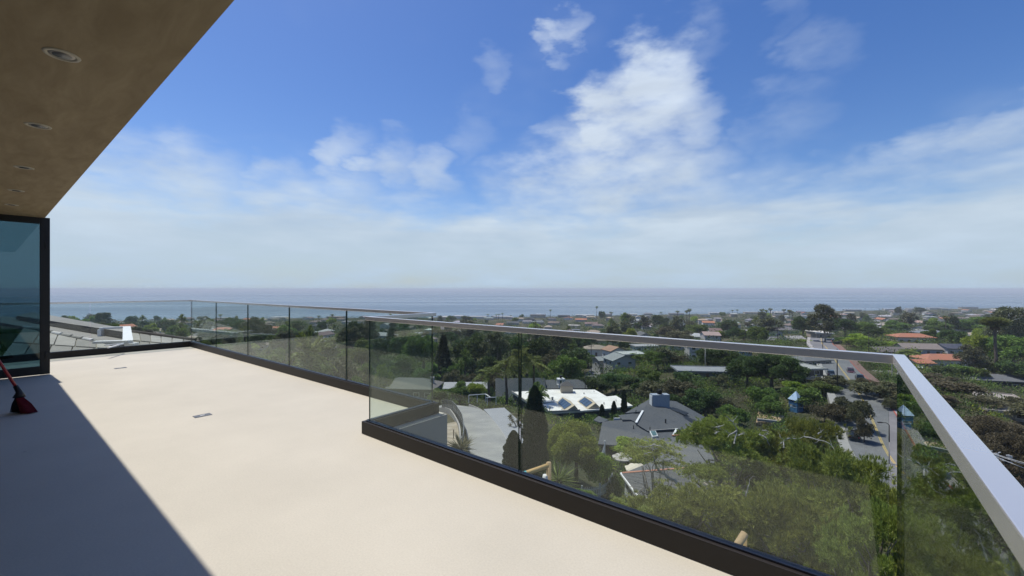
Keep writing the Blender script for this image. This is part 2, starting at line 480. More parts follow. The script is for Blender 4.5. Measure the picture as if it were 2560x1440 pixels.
m_ground = None
def ground_material():
    m, nt, out = _base('hillside_soil')
    N, L = nt.nodes, nt.links
    p = N.new('ShaderNodeBsdfPrincipled'); p.inputs['Roughness'].default_value = 0.95; p.inputs['Specular IOR Level'].default_value = 0.1
    L.new(p.outputs[0], out.inputs['Surface'])
    t = N.new('ShaderNodeTexCoord')
    n1 = N.new('ShaderNodeTexNoise'); n1.inputs['Scale'].default_value = 0.045; n1.inputs['Detail'].default_value = 8; n1.inputs['Roughness'].default_value = 0.65
    n2 = N.new('ShaderNodeTexNoise'); n2.inputs['Scale'].default_value = 1.3; n2.inputs['Detail'].default_value = 7; n2.inputs['Roughness'].default_value = 0.7
    L.new(t.outputs['Object'], n1.inputs['Vector']); L.new(t.outputs['Object'], n2.inputs['Vector'])
    r1 = N.new('ShaderNodeValToRGB')
    r1.color_ramp.elements[0].position = 0.36; r1.color_ramp.elements[0].color = (0.030, 0.042, 0.018, 1)
    r1.color_ramp.elements[1].position = 0.66; r1.color_ramp.elements[1].color = (0.15, 0.125, 0.080, 1)
    e = r1.color_ramp.elements.new(0.5); e.color = (0.055, 0.060, 0.028, 1)
    L.new(n1.outputs['Fac'], r1.inputs[0])
    mv = N.new('ShaderNodeMapRange'); mv.inputs['From Min'].default_value = 0.3; mv.inputs['From Max'].default_value = 0.7; mv.inputs['To Min'].default_value = 0.55; mv.inputs['To Max'].default_value = 1.4
    L.new(n2.outputs['Fac'], mv.inputs['Value'])
    sc = N.new('ShaderNodeVectorMath'); sc.operation = 'SCALE'
    L.new(r1.outputs[0], sc.inputs[0]); L.new(mv.outputs[0], sc.inputs['Scale']); L.new(sc.outputs[0], p.inputs['Base Color'])
    b = N.new('ShaderNodeBump'); b.inputs['Distance'].default_value = 0.4; b.inputs['Strength'].default_value = 0.6
    L.new(n2.outputs['Fac'], b.inputs['Height']); L.new(b.outputs[0], p.inputs['Normal'])
    return m
def build_ground():
    na, nr = 300, 210
    A = np.linspace(R(-115), R(115), na)
    verts = np.zeros((na, nr + 1, 3))
    for i, a in enumerate(A):
        rc = coast_r(a)
        rr = np.exp(np.linspace(math.log(4.0), math.log(rc), nr))
        verts[i, :nr, 0] = np.sin(a) * rr; verts[i, :nr, 1] = np.cos(a) * rr
        verts[i, nr] = (math.sin(a) * (rc + 25), math.cos(a) * (rc + 25), SEA_Z - 3)
    flat = verts[:, :nr].reshape(-1, 3)
    flat[:, 2] = terrain(flat[:, 0], flat[:, 1])
    # small unevenness
    flat[:, 2] += 0.25 * np.sin(flat[:, 0] * 0.31 + 1.3 * np.sin(flat[:, 1] * 0.17)) * np.clip(np.hypot(flat[:, 0], flat[:, 1]) / 80, 0.1, 1)
    verts[:, :nr] = flat.reshape(na, nr, 3)
    idx = np.arange(na * (nr + 1)).reshape(na, nr + 1)
    f = np.stack([idx[:-1, :-1], idx[:-1, 1:], idx[1:, 1:], idx[1:, :-1]], -1).reshape(-1, 4)
    o = link('ground', np_mesh('ground', verts.reshape(-1, 3), f[:, ::-1], ground_material(), smooth=True))
    o['kind'] = 'structure'
build_ground()

def water_material():
    m, nt, out = _base('sea_water')
    N, L = nt.nodes, nt.links
    p = N.new('ShaderNodeBsdfPrincipled'); p.inputs['Roughness'].default_value = 0.28; p.inputs['IOR'].default_value = 1.33; p.inputs['Specular IOR Level'].default_value = 0.5
    L.new(p.outputs[0], out.inputs['Surface'])
    t = N.new('ShaderNodeTexCoord')
    # slicks and wind streaks: wide bands parallel to the shore
    mp = N.new('ShaderNodeMapping'); mp.inputs['Scale'].default_value = (0.0006, 0.0042, 1); mp.inputs['Rotation'].default_value = (0, 0, R(-8))
    L.new(t.outputs['Object'], mp.inputs['Vector'])
    n = N.new('ShaderNodeTexNoise'); n.inputs['Scale'].default_value = 1.0; n.inputs['Detail'].default_value = 8; n.inputs['Roughness'].default_value = 0.62
    L.new(mp.outputs[0], n.inputs['Vector'])
    r = N.new('ShaderNodeValToRGB')
    r.color_ramp.elements[0].position = 0.35; r.color_ramp.elements[0].color = (0.078, 0.120, 0.148, 1)
    r.color_ramp.elements[1].position = 0.68; r.color_ramp.elements[1].color = (0.130, 0.188, 0.222, 1)
    L.new(n.outputs['Fac'], r.inputs[0]); L.new(r.outputs[0], p.inputs['Base Color'])
    mr = N.new('ShaderNodeMapRange'); mr.inputs['From Min'].default_value = 0.35; mr.inputs['From Max'].default_value = 0.65; mr.inputs['To Min'].default_value = 0.36; mr.inputs['To Max'].default_value = 0.2
    L.new(n.outputs['Fac'], mr.inputs['Value']); L.new(mr.outputs[0], p.inputs['Roughness'])
    mp2 = N.new('ShaderNodeMapping'); mp2.inputs['Scale'].default_value = (0.03, 0.09, 1); mp2.inputs['Rotation'].default_value = (0, 0, R(-12))
    L.new(t.outputs['Object'], mp2.inputs['Vector'])
    n2 = N.new('ShaderNodeTexNoise'); n2.inputs['Scale'].default_value = 1.0; n2.inputs['Detail'].default_value = 5; n2.inputs['Roughness'].default_value = 0.6
    L.new(mp2.outputs[0], n2.inputs['Vector'])
    b = N.new('ShaderNodeBump'); b.inputs['Strength'].default_value = 0.75; b.inputs['Distance'].default_value = 2.2
    L.new(n2.outputs['Fac'], b.inputs['Height']); L.new(b.outputs[0], p.inputs['Normal'])
    return m
S = 34000
sea = link('sea', np_mesh('sea', [(-S, -S, SEA_Z), (S, -S, SEA_Z), (S, S, SEA_Z), (-S, S, SEA_Z)], [(0, 1, 2, 3)], water_material()))
sea['kind'] = 'structure'

# ------------------------------------------------------------------ haze (sea air)
def build_haze():
    m, nt, out = _base('sea_haze')
    N, L = nt.nodes, nt.links
    v = N.new('ShaderNodeVolumePrincipled')
    v.inputs['Color'].default_value = (0.88, 0.94, 1.0, 1)
    v.inputs['Density'].default_value = HAZE_DENSITY
    v.inputs['Anisotropy'].default_value = 0.0
    L.new(v.outputs[0], out.inputs['Volume'])
    h = link('haze', MB().box(-35000, 35000, -35000, 35000, SEA_Z - 6, 6.5).mesh('haze', m))
    h['kind'] = 'stuff'; h['label'] = 'thin pale sea haze over the whole view'; h['category'] = 'haze'
HAZE_DENSITY = 1.7e-4
build_haze()

# ------------------------------------------------------------------ road, drive, lane
def strip(path, o0, o1, zoff, skirt=0.0, m=None, name='strip', zsrc=None, rng=None):
    """ribbon between side offsets o0 < o1 (right positive) along a path"""
    P = np.asarray(path)
    if rng: P = P[rng[0]:rng[1]]
    d = np.gradient(P, axis=0); d /= np.linalg.norm(d, axis=1)[:, None]
    nrm = np.stack([d[:, 1], -d[:, 0]], -1)
    zc = terrain0(P[:, 0], P[:, 1])
    zc = np.convolve(np.pad(zc, 9, mode='edge'), np.hanning(21)[1:-1] / np.hanning(21).sum(), mode='valid')
    a = P + nrm * o0; b = P + nrm * o1; n = len(P)
    ta, tb_ = np.c_[a, zc + zoff], np.c_[b, zc + zoff]
    v = np.concatenate([ta, tb_, np.c_[a, zc + zoff - skirt], np.c_[b, zc + zoff - skirt], ta, tb_])
    f = []
    for i in range(n - 1):
        f.append((i, n + i, n + i + 1, i + 1))
        if skirt:
            f.append((2 * n + i, 4 * n + i, 4 * n + i + 1, 2 * n + i + 1)); f.append((5 * n + i, 3 * n + i, 3 * n + i + 1, 5 * n + i + 1))
    f = np.array(f)
    return np_mesh(name, v, f, m, smooth=True)
M_ASPH = mat('asphalt', (0.150, 0.150, 0.150), 0.9, 0.16, 0.8, 0.25, 30, tint2=(0.20, 0.198, 0.19), var2=0.7, scale2=0.12)
M_CONC = mat('pale_concrete', (0.33, 0.315, 0.29), 0.9, 0.1, 1.2, 0.15, 20)
M_YEL = mat('road_paint_yellow', (0.62, 0.43, 0.08), 0.8, 0.2, 2.0)
M_WPT = mat('road_paint_white', (0.62, 0.62, 0.6), 0.8, 0.2, 2.0)
M_REDK = mat('red_kerb_paint', (0.34, 0.10, 0.075), 0.8, 0.2, 1.5)
M_BRICKW = mat('brick_path', (0.20, 0.125, 0.10), 0.9, 0.15, 1.5)
M_DRIVE = mat('driveway_concrete', (0.25, 0.247, 0.232), 0.9, 0.12, 0.5, 0.12, 25, tint2=(0.31, 0.305, 0.272), var2=0.9, scale2=0.22)
def st(name, me, kind='structure', parent=None):
    o = link(name, me, parent); 
    if parent is None: o['kind'] = kind
    return o
road = st('road', strip(ROAD_S, -5.2, 4.6, 0.02, 1.2, M_ASPH, 'road'))
for k, o in enumerate((-0.17, 0.07)):
    st('centre_line', strip(ROAD_S, o, o + 0.10, 0.045, 0, M_YEL, 'centre_line'), parent=road)
st('stop_line', strip(ROAD_S, -5.0, -0.4, 0.046, 0, M_WPT, 'stop_line', rng=(50, 51+1)), parent=road)
kerb = st('kerb', strip(ROAD_S, 4.6, 4.85, 0.15, 1.2, M_REDK, 'kerb'))
st('pavement', strip(ROAD_S, 4.85, 6.6, 0.152, 1.5, M_CONC, 'pavement', rng=(0, 40)))
st('brick_pavement', strip(ROAD_S, 4.85, 7.0, 0.152, 1.5, M_BRICKW, 'brick_pavement', rng=(39, 66)))
st('kerb_left', strip(ROAD_S, -5.45, -5.2, 0.15, 1.2, M_CONC, 'kerb_left'))
st('pavement_left', strip(ROAD_S, -6.8, -5.45, 0.152, 1.5, M_CONC, 'pavement_left'))
drive = st('driveway', strip(DRIVE_S, -2.4, 2.4, 0.05, 1.2, M_DRIVE, 'driveway'))
st('parking_pad', strip(DRIVE_S, 2.55, 6.4, 0.04, 1.2, mat('pad_concrete', (0.28, 0.285, 0.29), 0.9, 0.08, 0.6, 0.1, 25), 'parking_pad', rng=(14, 30)))
st('drive_edge', strip(DRIVE_S, 2.4, 2.55, 0.07, 1.2, M_CONC, 'drive_edge', rng=(0, 36)))
st('lane', strip(LANE_S, -2.6, 2.6, 0.1, 1.2, M_ASPH, 'lane'))
# ------------------------------------------------------------------ terrace floor
def deck_material():
    m, nt, out = _base('cream_deck_coating')
    N, L = nt.nodes, nt.links
    p = N.new('ShaderNodeBsdfPrincipled'); p.inputs['Roughness'].default_value = 0.82; p.inputs['Specular IOR Level'].default_value = 0.25
    L.new(p.outputs[0], out.inputs['Surface'])
    t = N.new('ShaderNodeTexCoord')
    def noise(s, d=4, r=0.6):
        n = N.new('ShaderNodeTexNoise'); n.inputs['Scale'].default_value = s; n.inputs['Detail'].default_value = d; n.inputs['Roughness'].default_value = r
        L.new(t.outputs['Object'], n.inputs['Vector']); return n.outputs['Fac']
    def rng(x, a, b, c, d):
        q = N.new('ShaderNodeMapRange'); q.inputs['From Min'].default_value = a; q.inputs['From Max'].default_value = b; q.inputs['To Min'].default_value = c; q.inputs['To Max'].default_value = d
        L.new(x, q.inputs['Value']); return q.outputs[0]
    def mul(a, b):
        q = N.new('ShaderNodeMath'); q.operation = 'MULTIPLY'; L.new(a, q.inputs[0]); L.new(b, q.inputs[1]); return q.outputs[0]
    grain = rng(noise(95, 3, 0.7), 0.3, 0.7, 0.93, 1.06)      # quartz speckle
    mott = rng(noise(1.3, 5), 0.3, 0.7, 0.955, 1.035)         # trowel mottling
    vo = N.new('ShaderNodeTexVoronoi'); vo.inputs['Scale'].default_value = 1.15; vo.inputs['Randomness'].default_value = 1
    L.new(t.outputs['Object'], vo.inputs['Vector'])
    spot = rng(vo.outputs['Distance'], 0.008, 0.014, 0.6, 1.0)   # a few small specks of dirt
    stain = rng(noise(0.42, 7, 0.72), 0.36, 0.60, 0.955, 1.015)   # faint water staining
    k = mul(mul(mul(grain, mott), spot), stain)
    sc = N.new('ShaderNodeVectorMath'); sc.operation = 'SCALE'; sc.inputs[0].default_value = (0.549, 0.508, 0.416)
    L.new(k, sc.inputs['Scale']); L.new(sc.outputs[0], p.inputs['Base Color'])
    b = N.new('ShaderNodeBump'); b.inputs['Strength'].default_value = 0.2; b.inputs['Distance'].default_value = 0.003
    L.new(noise(140, 3, 0.7), b.inputs['Height']); L.new(b.outputs[0], p.inputs['Normal'])
    return m
M_DECK = deck_material()
def bld(name, mb, m, parent=None, **k):
    """link a mesh drawn in terrace (u, v, z) axes"""
    o = mb.build(name, m, parent, **k)
    if parent is None: o.rotation_euler = (0, 0, PHI)
    return o
floor = bld('terrace_floor', MB().prism([(-12.15, -6.5), (0.32, -6.5), (0.32, 2.30), (-3.36, 2.30), (-3.36, 3.07), (-12.15, 3.07)], -0.32, 0.0), M_DECK)
floor['kind'] = 'structure'

M_STUC = mat('grey_stucco', (0.27, 0.255, 0.235), 0.95, 0.06, 1.0, 0.25, 60)
M_SOFF = None
def soffit_material():
    m, nt, out = _base('smooth_brown_plaster')
    N, L = nt.nodes, nt.links
    p = N.new('ShaderNodeBsdfPrincipled'); p.inputs['Roughness'].default_value = 0.75; p.inputs['Specular IOR Level'].default_value = 0.25
    L.new(p.outputs[0], out.inputs['Surface'])
    t = N.new('ShaderNodeTexCoord')
    mp = N.new('ShaderNodeMapping'); mp.inputs['Scale'].default_value = (0.8, 3.2, 1.0); mp.inputs['Rotation'].default_value = (0, 0, R(-38))
    L.new(t.outputs['Object'], mp.inputs['Vector'])
    n = N.new('ShaderNodeTexNoise'); n.inputs['Scale'].default_value = 2.6; n.inputs['Detail'].default_value = 9; n.inputs['Roughness'].default_value = 0.62; n.inputs['Distortion'].default_value = 0.6
    L.new(mp.outputs[0], n.inputs['Vector'])
    r = N.new('ShaderNodeValToRGB')
    r.color_ramp.elements[0].position = 0.32; r.color_ramp.elements[0].color = (0.280, 0.213, 0.126, 1)
    r.color_ramp.elements[1].position = 0.70; r.color_ramp.elements[1].color = (0.400, 0.315, 0.196, 1)
    L.new(n.outputs['Fac'], r.inputs[0]); L.new(r.outputs[0], p.inputs['Base Color'])
    n2 = N.new('ShaderNodeTexNoise'); n2.inputs['Scale'].default_value = 2.4; n2.inputs['Detail'].default_value = 3
    L.new(mp.outputs[0], n2.inputs['Vector'])
    b = N.new('ShaderNodeBump'); b.inputs['Strength'].default_value = 0.5; b.inputs['Distance'].default_value = 0.012
    L.new(n2.outputs['Fac'], b.inputs['Height']); L.new(b.outputs[0], p.inputs['Normal'])
    return m
M_SOFF = soffit_material()
M_INT = mat('interior_plaster', (0.46, 0.43, 0.39), 0.9, 0.05, 1.0)

# ------------------------------------------------------------------ the house we stand in
home = empty('terrace_house', (0, 0, 0), PHI, 'modern house with a brown plaster overhang at the upper left', 'house')
CEIL = EYE + 1.11
bld('soffit', MB().box(-10.60, 0.32, -6.5, 0.568, CEIL, CEIL + 0.30), M_SOFF, home)  # soffit and fascia extended unseen past the door to lengthen their shadow
bld('fascia', MB().box(-10.62, 0.34, 0.571, 0.604, CEIL + 0.006, CEIL + 0.34), M_SOFF, home)
bld('rear_wall', MB().box(-12.15, 0.32, -6.8, -6.503, -6.0, CEIL + 0.3), M_INT, home)
bld('side_wall', MB().box(0.325, 0.6, -6.8, -0.25, -6.0, CEIL + 0.3), M_STUC, home)
bld('end_wall', MB().box(-12.45, -12.155, -6.8, 0.05, -6.0, CEIL + 0.3), M_STUC, home)
bld('column', MB().box(-7.75, -7.25, -0.85, -0.40, 0.003, CEIL - 0.003), M_STUC, home)
bld('lower_wall', MB().prism([(-12.1, -6.4), (0.27, -6.4), (0.27, 2.22), (-3.43, 2.22), (-3.43, 3.02), (-12.1, 3.02)], -14.0, -0.36), M_STUC, home)
bld('slab_edge', MB().prism([(-12.2, -6.45), (0.36, -6.45), (0.36, 2.34), (-3.34, 2.34), (-3.34, 3.09), (-12.2, 3.09)], -0.36, -0.012), mat('slab_edge_paint', (0.36, 0.34, 0.31), 0.9, 0.06, 1.5), home)
rw = bld('rear_window', MB().box(-2.6, -0.6, -6.502, -6.44, 0.9, 2.1), mat('window_frame_grey', (0.25, 0.25, 0.25), 0.5, 0.04), home)
M_DARKP = mat('dark_pane', (0.02, 0.026, 0.032), 0.08, 0.2, 0.6, spec=0.7)

# recessed ceiling lights
M_TRIM = mat('light_trim_ivory', (0.52, 0.47, 0.37), 0.5, 0.05)
M_REFL = mat('light_reflector', (0.30, 0.27, 0.23), 0.3, 0.1, 8, metal=0.6)
M_LENS = mat('light_lens', (0.10, 0.10, 0.10), 0.25, 0.1, 6)
ords = ['nearest', 'second', 'third', 'fourth', 'farthest']
for i, u in enumerate((-2.91, -4.30, -5.88, -7.33, -8.62)):
    e = empty('ceiling_light', B(u, 0.232, CEIL), PHI, ['nearest recessed ceiling light, the largest in the soffit', 'second recessed ceiling light along the brown soffit', 'third recessed ceiling light along the brown soffit', 'fourth recessed ceiling light along the brown soffit', 'farthest recessed ceiling light, close to the dark door frame'][i], 'ceiling light', 'recessed lights in the soffit')
    MB().lathe([(0.047, -0.001), (0.050, -0.006), (0.062, -0.005), (0.065, -0.001)], 28).build('trim_ring', M_TRIM, e, smooth=True)
    MB().lathe([(0.0465, -0.002), (0.044, -0.004), (0.034, -0.0035)], 24).build('reflector', M_REFL, e, smooth=True)
    MB().lathe([(0.0335, -0.0045), (0.022, -0.0065), (0.0005, -0.0075)], 20).build('lens', M_LENS, e, smooth=True)

# ------------------------------------------------------------------ folding glass door leaf
M_BLK = mat('black_aluminium', (0.012, 0.012, 0.013), 0.45, 0.1, 6, spec=0.4)
M_TINT = glass_mat('tinted_door_glass', (0.26, 0.37, 0.41), 0.9)
door = empty('folding_glass_door', B(-9.70, 0.645, 0), PHI, 'black framed folding glass door leaf standing open at the left edge', 'glass door')
DW, DH, ST = 1.75, CEIL - 0.012, 0.105
bld('stile', MB().box(-0.03, 0.03, -ST, 0, 0.012, DH), M_BLK, door, bevel=0.004)
bld('stile', MB().box(-0.03, 0.03, -DW, -DW + ST, 0.012, DH), M_BLK, door, bevel=0.004)
bld('top_rail', MB().box(-0.029, 0.029, -DW + ST, -ST, DH - 0.10, DH - 0.002), M_BLK, door, bevel=0.004)
bld('bottom_rail', MB().box(-0.029, 0.029, -DW + ST, -ST, 0.014, 0.14), M_BLK, door, bevel=0.004)
bld('pane', MB().box(-0.008, 0.008, -DW + ST - .01, -ST + .01, 0.135, DH - 0.095), M_TINT, door)
bld('hinge', MB().box(0.031, 0.052, -0.05, -0.012, 0.25, 0.36), M_BLK, door)
bld('hinge', MB().box(0.031, 0.052, -0.05, -0.012, 1.95, 2.06), M_BLK, door)

# ------------------------------------------------------------------ glass railing
M_CAP = mat('brushed_aluminium_rail', (0.80, 0.78, 0.75), 0.27, 0.04, 3, 0.0, 220, metal=0.66, spec=0.5)
M_SHOE = mat('dark_bronze_shoe', (0.020, 0.0165, 0.0150), 0.5, 0.12, 3, 0.04, 120, metal=0.0, spec=0.3)
M_SHOETOP = mat('shoe_gasket', (0.010, 0.012, 0.022), 0.35, 0.1, 5)
M_GLASS = glass_mat('railing_glass', (0.918, 0.952, 0.938), 0.76)
M_GEDGE = mat('glass_edge_green', (0.016, 0.042, 0.034), 0.12, 0.1, 5, spec=0.7)
rail = empty('glass_railing', (0, 0, 0), PHI, 'frameless glass railing with silver handrail and dark base around the terrace', 'railing')
GT = 0.0135
CAPZ0, CAPZ1, SH = 1.040, 1.075, 0.115
def pane(axis, at, a, b):
    mb = MB(); mb.cur = 0
    g = 0.009
    if axis == 'u':
        x0, x1, y0, y1 = a + g, b - g, at - GT / 2, at + GT / 2
    else:
        x0, x1, y0, y1 = at - GT / 2, at + GT / 2, a + g, b - g
    z0, z1 = 0.06, CAPZ0 + 0.008
    mb.box(x0, x1, y0, y1, z0, z1)
    big = (2, 4) if axis == 'u' else (3, 5)
    mb.mi = [0 if i in big else 1 for i in range(6)]
    return bld('glass_pane', mb, [M_GLASS, M_GEDGE], rail)
def shoe(x0, x1, y0, y1):
    bld('base_shoe', MB().box(x0, x1, y0, y1, 0.003, SH), M_SHOE, rail, bevel=0.004)
def gasket(x0, x1, y0, y1):
    bld('gasket', MB().box(x0, x1, y0, y1, SH - 0.003, SH + 0.010), M_SHOETOP, rail)
def cap(x0, x1, y0, y1):
    bld('handrail', MB().box(x0, x1, y0, y1, CAPZ0, CAPZ1), M_CAP, rail, bevel=0.0025)
hw, sw = 0.0185, 0.040
UA, VB, UC, VD, UE = -11.84, 2.99, -3.44, 2.20, 0.161
# run A (far end)
for a, b in ((1.33, VB), (-0.34, 1.33), (-2.0, -0.34)): pane('v', UA, a, b)
shoe(UA - sw, UA + sw, -2.0, VB - sw - .001); cap(UA - hw, UA + hw, -2.0, VB - hw - .0006); gasket(UA - .02, UA + .02, -2.0, VB)
# run B (long run)
us = [UA, -10.17, -8.50, -6.84, -5.17, UC]
for a, b in zip(us[:-1], us[1:]): pane('u', VB, a + (0.02 if a == UA else 0), b - (0.02 if b == UC else 0))
shoe(UA - sw, -9.0, VB - sw, VB + sw); shoe(-8.997, UC + sw, VB - sw, VB + sw); cap(UA - hw, UC + hw, VB - hw, VB + hw); gasket(UA, UC, VB - .02, VB + .02)
# run C (short return)
pane('v', UC, VD + .01, VB - .01)
shoe(UC - sw, UC + sw, VD + sw + .001, VB - sw - .001); cap(UC - hw, UC + hw, VD + hw + .0006, VB - hw - .0006); gasket(UC - .02, UC + .02, VD, VB)
# run D (front)
for a, b in ((UC, -1.68), (-1.68, UE)): pane('u', VD, a + (0.02 if a == UC else 0), b - (0.02 if b == UE else 0))
shoe(UC - sw, UE + sw, VD - sw, VD + sw); cap(UC - hw, UE + hw, VD - hw, VD + hw); gasket(UC, UE, VD - .02, VD + .02)
# run E (beside the camera)
pane('v', UE, 0.35, VD - .01); pane('v', UE, -0.2, 0.35)
shoe(UE - sw, UE + sw, -0.2, VD - sw - .001); cap(UE - hw, UE + hw, -0.2, VD - hw - .0006); gasket(UE - .02, UE + .02, -0.2, VD)
# small maker's tab hanging below the handrail
bld('rail_tab', MB().box(-2.43, -2.395, VD - hw - .0015, VD - hw + .004, CAPZ0 - 0.02, CAPZ0 - .001), mat('white_tab', (0.8, 0.8, 0.8), 0.6, 0.02), rail)

# floor plates
M_PLATE = mat('floor_plate_metal', (0.16, 0.16, 0.155), 0.45, 0.15, 30, metal=0.5)
M_PLAB = mat('plate_label', (0.5, 0.5, 0.48), 0.6, 0.05)
for u, lab in ((-5.28, 'grey metal floor plate in the middle of the terrace, the nearer one'), (-9.52, 'grey metal floor plate near the far glass corner, the farther one')):
    p = empty('floor_plate', B(u, 1.43, 0.0), PHI, lab, 'floor plate', 'metal plates let into the terrace floor')
    MB().box(-0.048, 0.048, -0.075, 0.075, 0.0, 0.004).build('plate', M_PLATE, p, bevel=0.0015)
    MB().box(-0.014, 0.014, -0.02, 0.02, 0.0042, 0.0052).build('maker_mark', M_PLAB, p)

# broom
broom = empty('broom', B(-6.93, 0.24, 0), PHI, 'red handled angle broom leaning in the shade at the left edge', 'broom')
M_BRH = mat('red_broom_handle', (0.24, 0.010, 0.018), 0.35, 0.08, 8)
M_BRC = mat('black_broom_cap', (0.012, 0.01, 0.012), 0.5, 0.1, 8)
M_BRR = mat('red_bristles', (0.17, 0.008, 0.018), 0.7, 0.3, 60, stretch=(8, 8, 0.5))
M_BRB = mat('black_bristles', (0.015, 0.008, 0.012), 0.7, 0.3, 60, stretch=(8, 8, 0.5))
lean = Vector((-0.22, -0.40, 1.0)).normalized()
top = Vector((0, 0, 0.225))
MB().tube([top + lean * 0.02, top + lean * 0.5, top + lean * 1.13], [0.0135, 0.0125, 0.0125], 10).build('handle', M_BRH, broom, smooth=True)
MB().tube([top + lean * 1.131, top + lean * 1.16], [0.015, 0.010], 10).build('hanging_cap', M_BRC, broom)
cp = MB(); cp.tube([top + lean * 0.075, top + lean * 0.01, top - Vector((0, 0, .012)), top - Vector((0, 0, 0.055))], [0.019, 0.024, 0.03, 0.05], 12)
cp.build('cap', M_BRC, broom, smooth=True)
rr = random.Random(3)
for nm, mm, s0, s1 in (('bristles', M_BRB, -1.0, 0.25), ('bristle_tips', M_BRR, 0.2, 1.0)):
    b = MB()
    for i in range(190):
        f = s0 + (s1 - s0) * rr.random(); q = (rr.random() - .5)
        t0 = Vector((f * 0.035, q * 0.05, 0.185 - .015 * abs(f)))
        # the bristles are cut at an angle and splay along the broom's length
        e = Vector((UX * 0, 0, 0)) + Vector((0.035 + f * 0.105, 0.03 + f * 0.06 + q * 0.075, 0.004 + 0.006 * rr.random()))
        mid = (t0 + e) / 2 + Vector((f * 0.014, q * .01, 0.012))
        b.tube([t0, mid, e], [0.003, 0.0032, 0.0026], 4, False)
    b.build(nm, mm, broom)
# ------------------------------------------------------------------ vegetation library
LM = {
 'dark':  leaf_mat('leaves_dark_green', (0.043, 0.075, 0.020), (0.120, 0.175, 0.046), 0.3),
 'green': leaf_mat('leaves_mid_green', (0.076, 0.129, 0.025), (0.218, 0.298, 0.062), 0.35),
 'lime':  leaf_mat('leaves_bright_green', (0.140, 0.203, 0.022), (0.402, 0.486, 0.068), 0.4),
 'olive': leaf_mat('leaves_grey_olive', (0.079, 0.085, 0.038), (0.194, 0.181, 0.087), 0.25),
 'brown': leaf_mat('leaves_brown_olive', (0.062, 0.052, 0.026), (0.142, 0.118, 0.058), 0.25),
 'euc':   leaf_mat('leaves_eucalyptus', (0.056, 0.072, 0.029), (0.164, 0.166, 0.076), 0.25),
 'pine':  leaf_mat('needles_pine', (0.151, 0.181, 0.032), (0.405, 0.437, 0.097), 0.4),
 'cyp':   leaf_mat('sprays_cypress', (0.022, 0.034, 0.011), (0.057, 0.075, 0.023), 0.15),
 'palm':  leaf_mat('fronds_palm', (0.089, 0.129, 0.031), (0.267, 0.314, 0.077), 0.35),
 'palmd': leaf_mat('dead_palm_thatch', (0.097, 0.066, 0.033), (0.194, 0.138, 0.071), 0.2),
 'grey':  leaf_mat('leaves_dry_shrub', (0.097, 0.090, 0.046), (0.207, 0.180, 0.094), 0.2),
}
M_BARK = mat('bark_brown', (0.10, 0.078, 0.058), 0.95, 0.3, 3, 0.5, 14)
M_BARKP = mat('bark_pale', (0.30, 0.26, 0.21), 0.9, 0.25, 2, 0.3, 12)
M_DEAD = mat('weathered_dead_wood', (0.42, 0.39, 0.35), 0.85, 0.18, 4, 0.4, 30, stretch=(1, 1, 0.3))

def unit(v): return v / np.maximum(np.linalg.norm(v, axis=-1, keepdims=True), 1e-9)
def diamonds(c, d, l, w, rng, kink=0.45, face=0.9):
    # blades turn their flat side roughly to the light, as leaves do
    n = len(c); s = unit(np.cross(d, rng.normal(size=(n, 3)) * 0.7 + [0, 0, face]))
    l = np.broadcast_to(l, (n,))[:, None]; w = np.broadcast_to(w, (n,))[:, None]
    v = np.stack([c, c + d * l * kink + s * w / 2, c + d * l, c + d * l * kink - s * w / 2], 1).reshape(-1, 3)
    return v, np.arange(n * 4).reshape(n, 4)
def blob_leaves(rng, bc, br, n, leaf, asp, flat=0.8, out=0.6, up=0.0, shell=0.5):
    bc = np.asarray(bc, float); br = np.asarray(br, float)
    k = rng.choice(len(br), n, p=br ** 2 / (br ** 2).sum())
    nn = unit(rng.normal(size=(n, 3)) + [0, 0, 0.45])
    p = bc[k] + nn * (br[k] * (shell + (1 - shell) * rng.random(n) ** 0.6))[:, None] * [1, 1, flat]
    d = unit(nn * out + rng.normal(size=(n, 3)) * 0.55 + [0, 0, up])
    return diamonds(p, d, leaf * (0.65 + 0.7 * rng.random(n)), leaf * asp * (0.7 + 0.6 * rng.random(n)), rng)
def limbs(rng, mb, root, targets, r0, bend=0.25):
    for t in targets:
        a = Vector(root); b = Vector(t); L = (b - a).length
        m1 = a.lerp(b, 0.4) + Vector(rng.normal(size=3)) * L * bend * 0.35 + Vector((0, 0, L * .06))
        m2 = a.lerp(b, 0.75) + Vector(rng.normal(size=3)) * L * bend * 0.3
        mb.tube([a, m1, m2, b], [r0, r0 * 0.7, r0 * 0.45, r0 * 0.2], 5, False)
ARCH = {}
NL = {0: (1.0, 1.0), 1: (0.16, 2.3), 2: (0.030, 5.0)}      # share of leaves, leaf size factor for near / middle / far trees
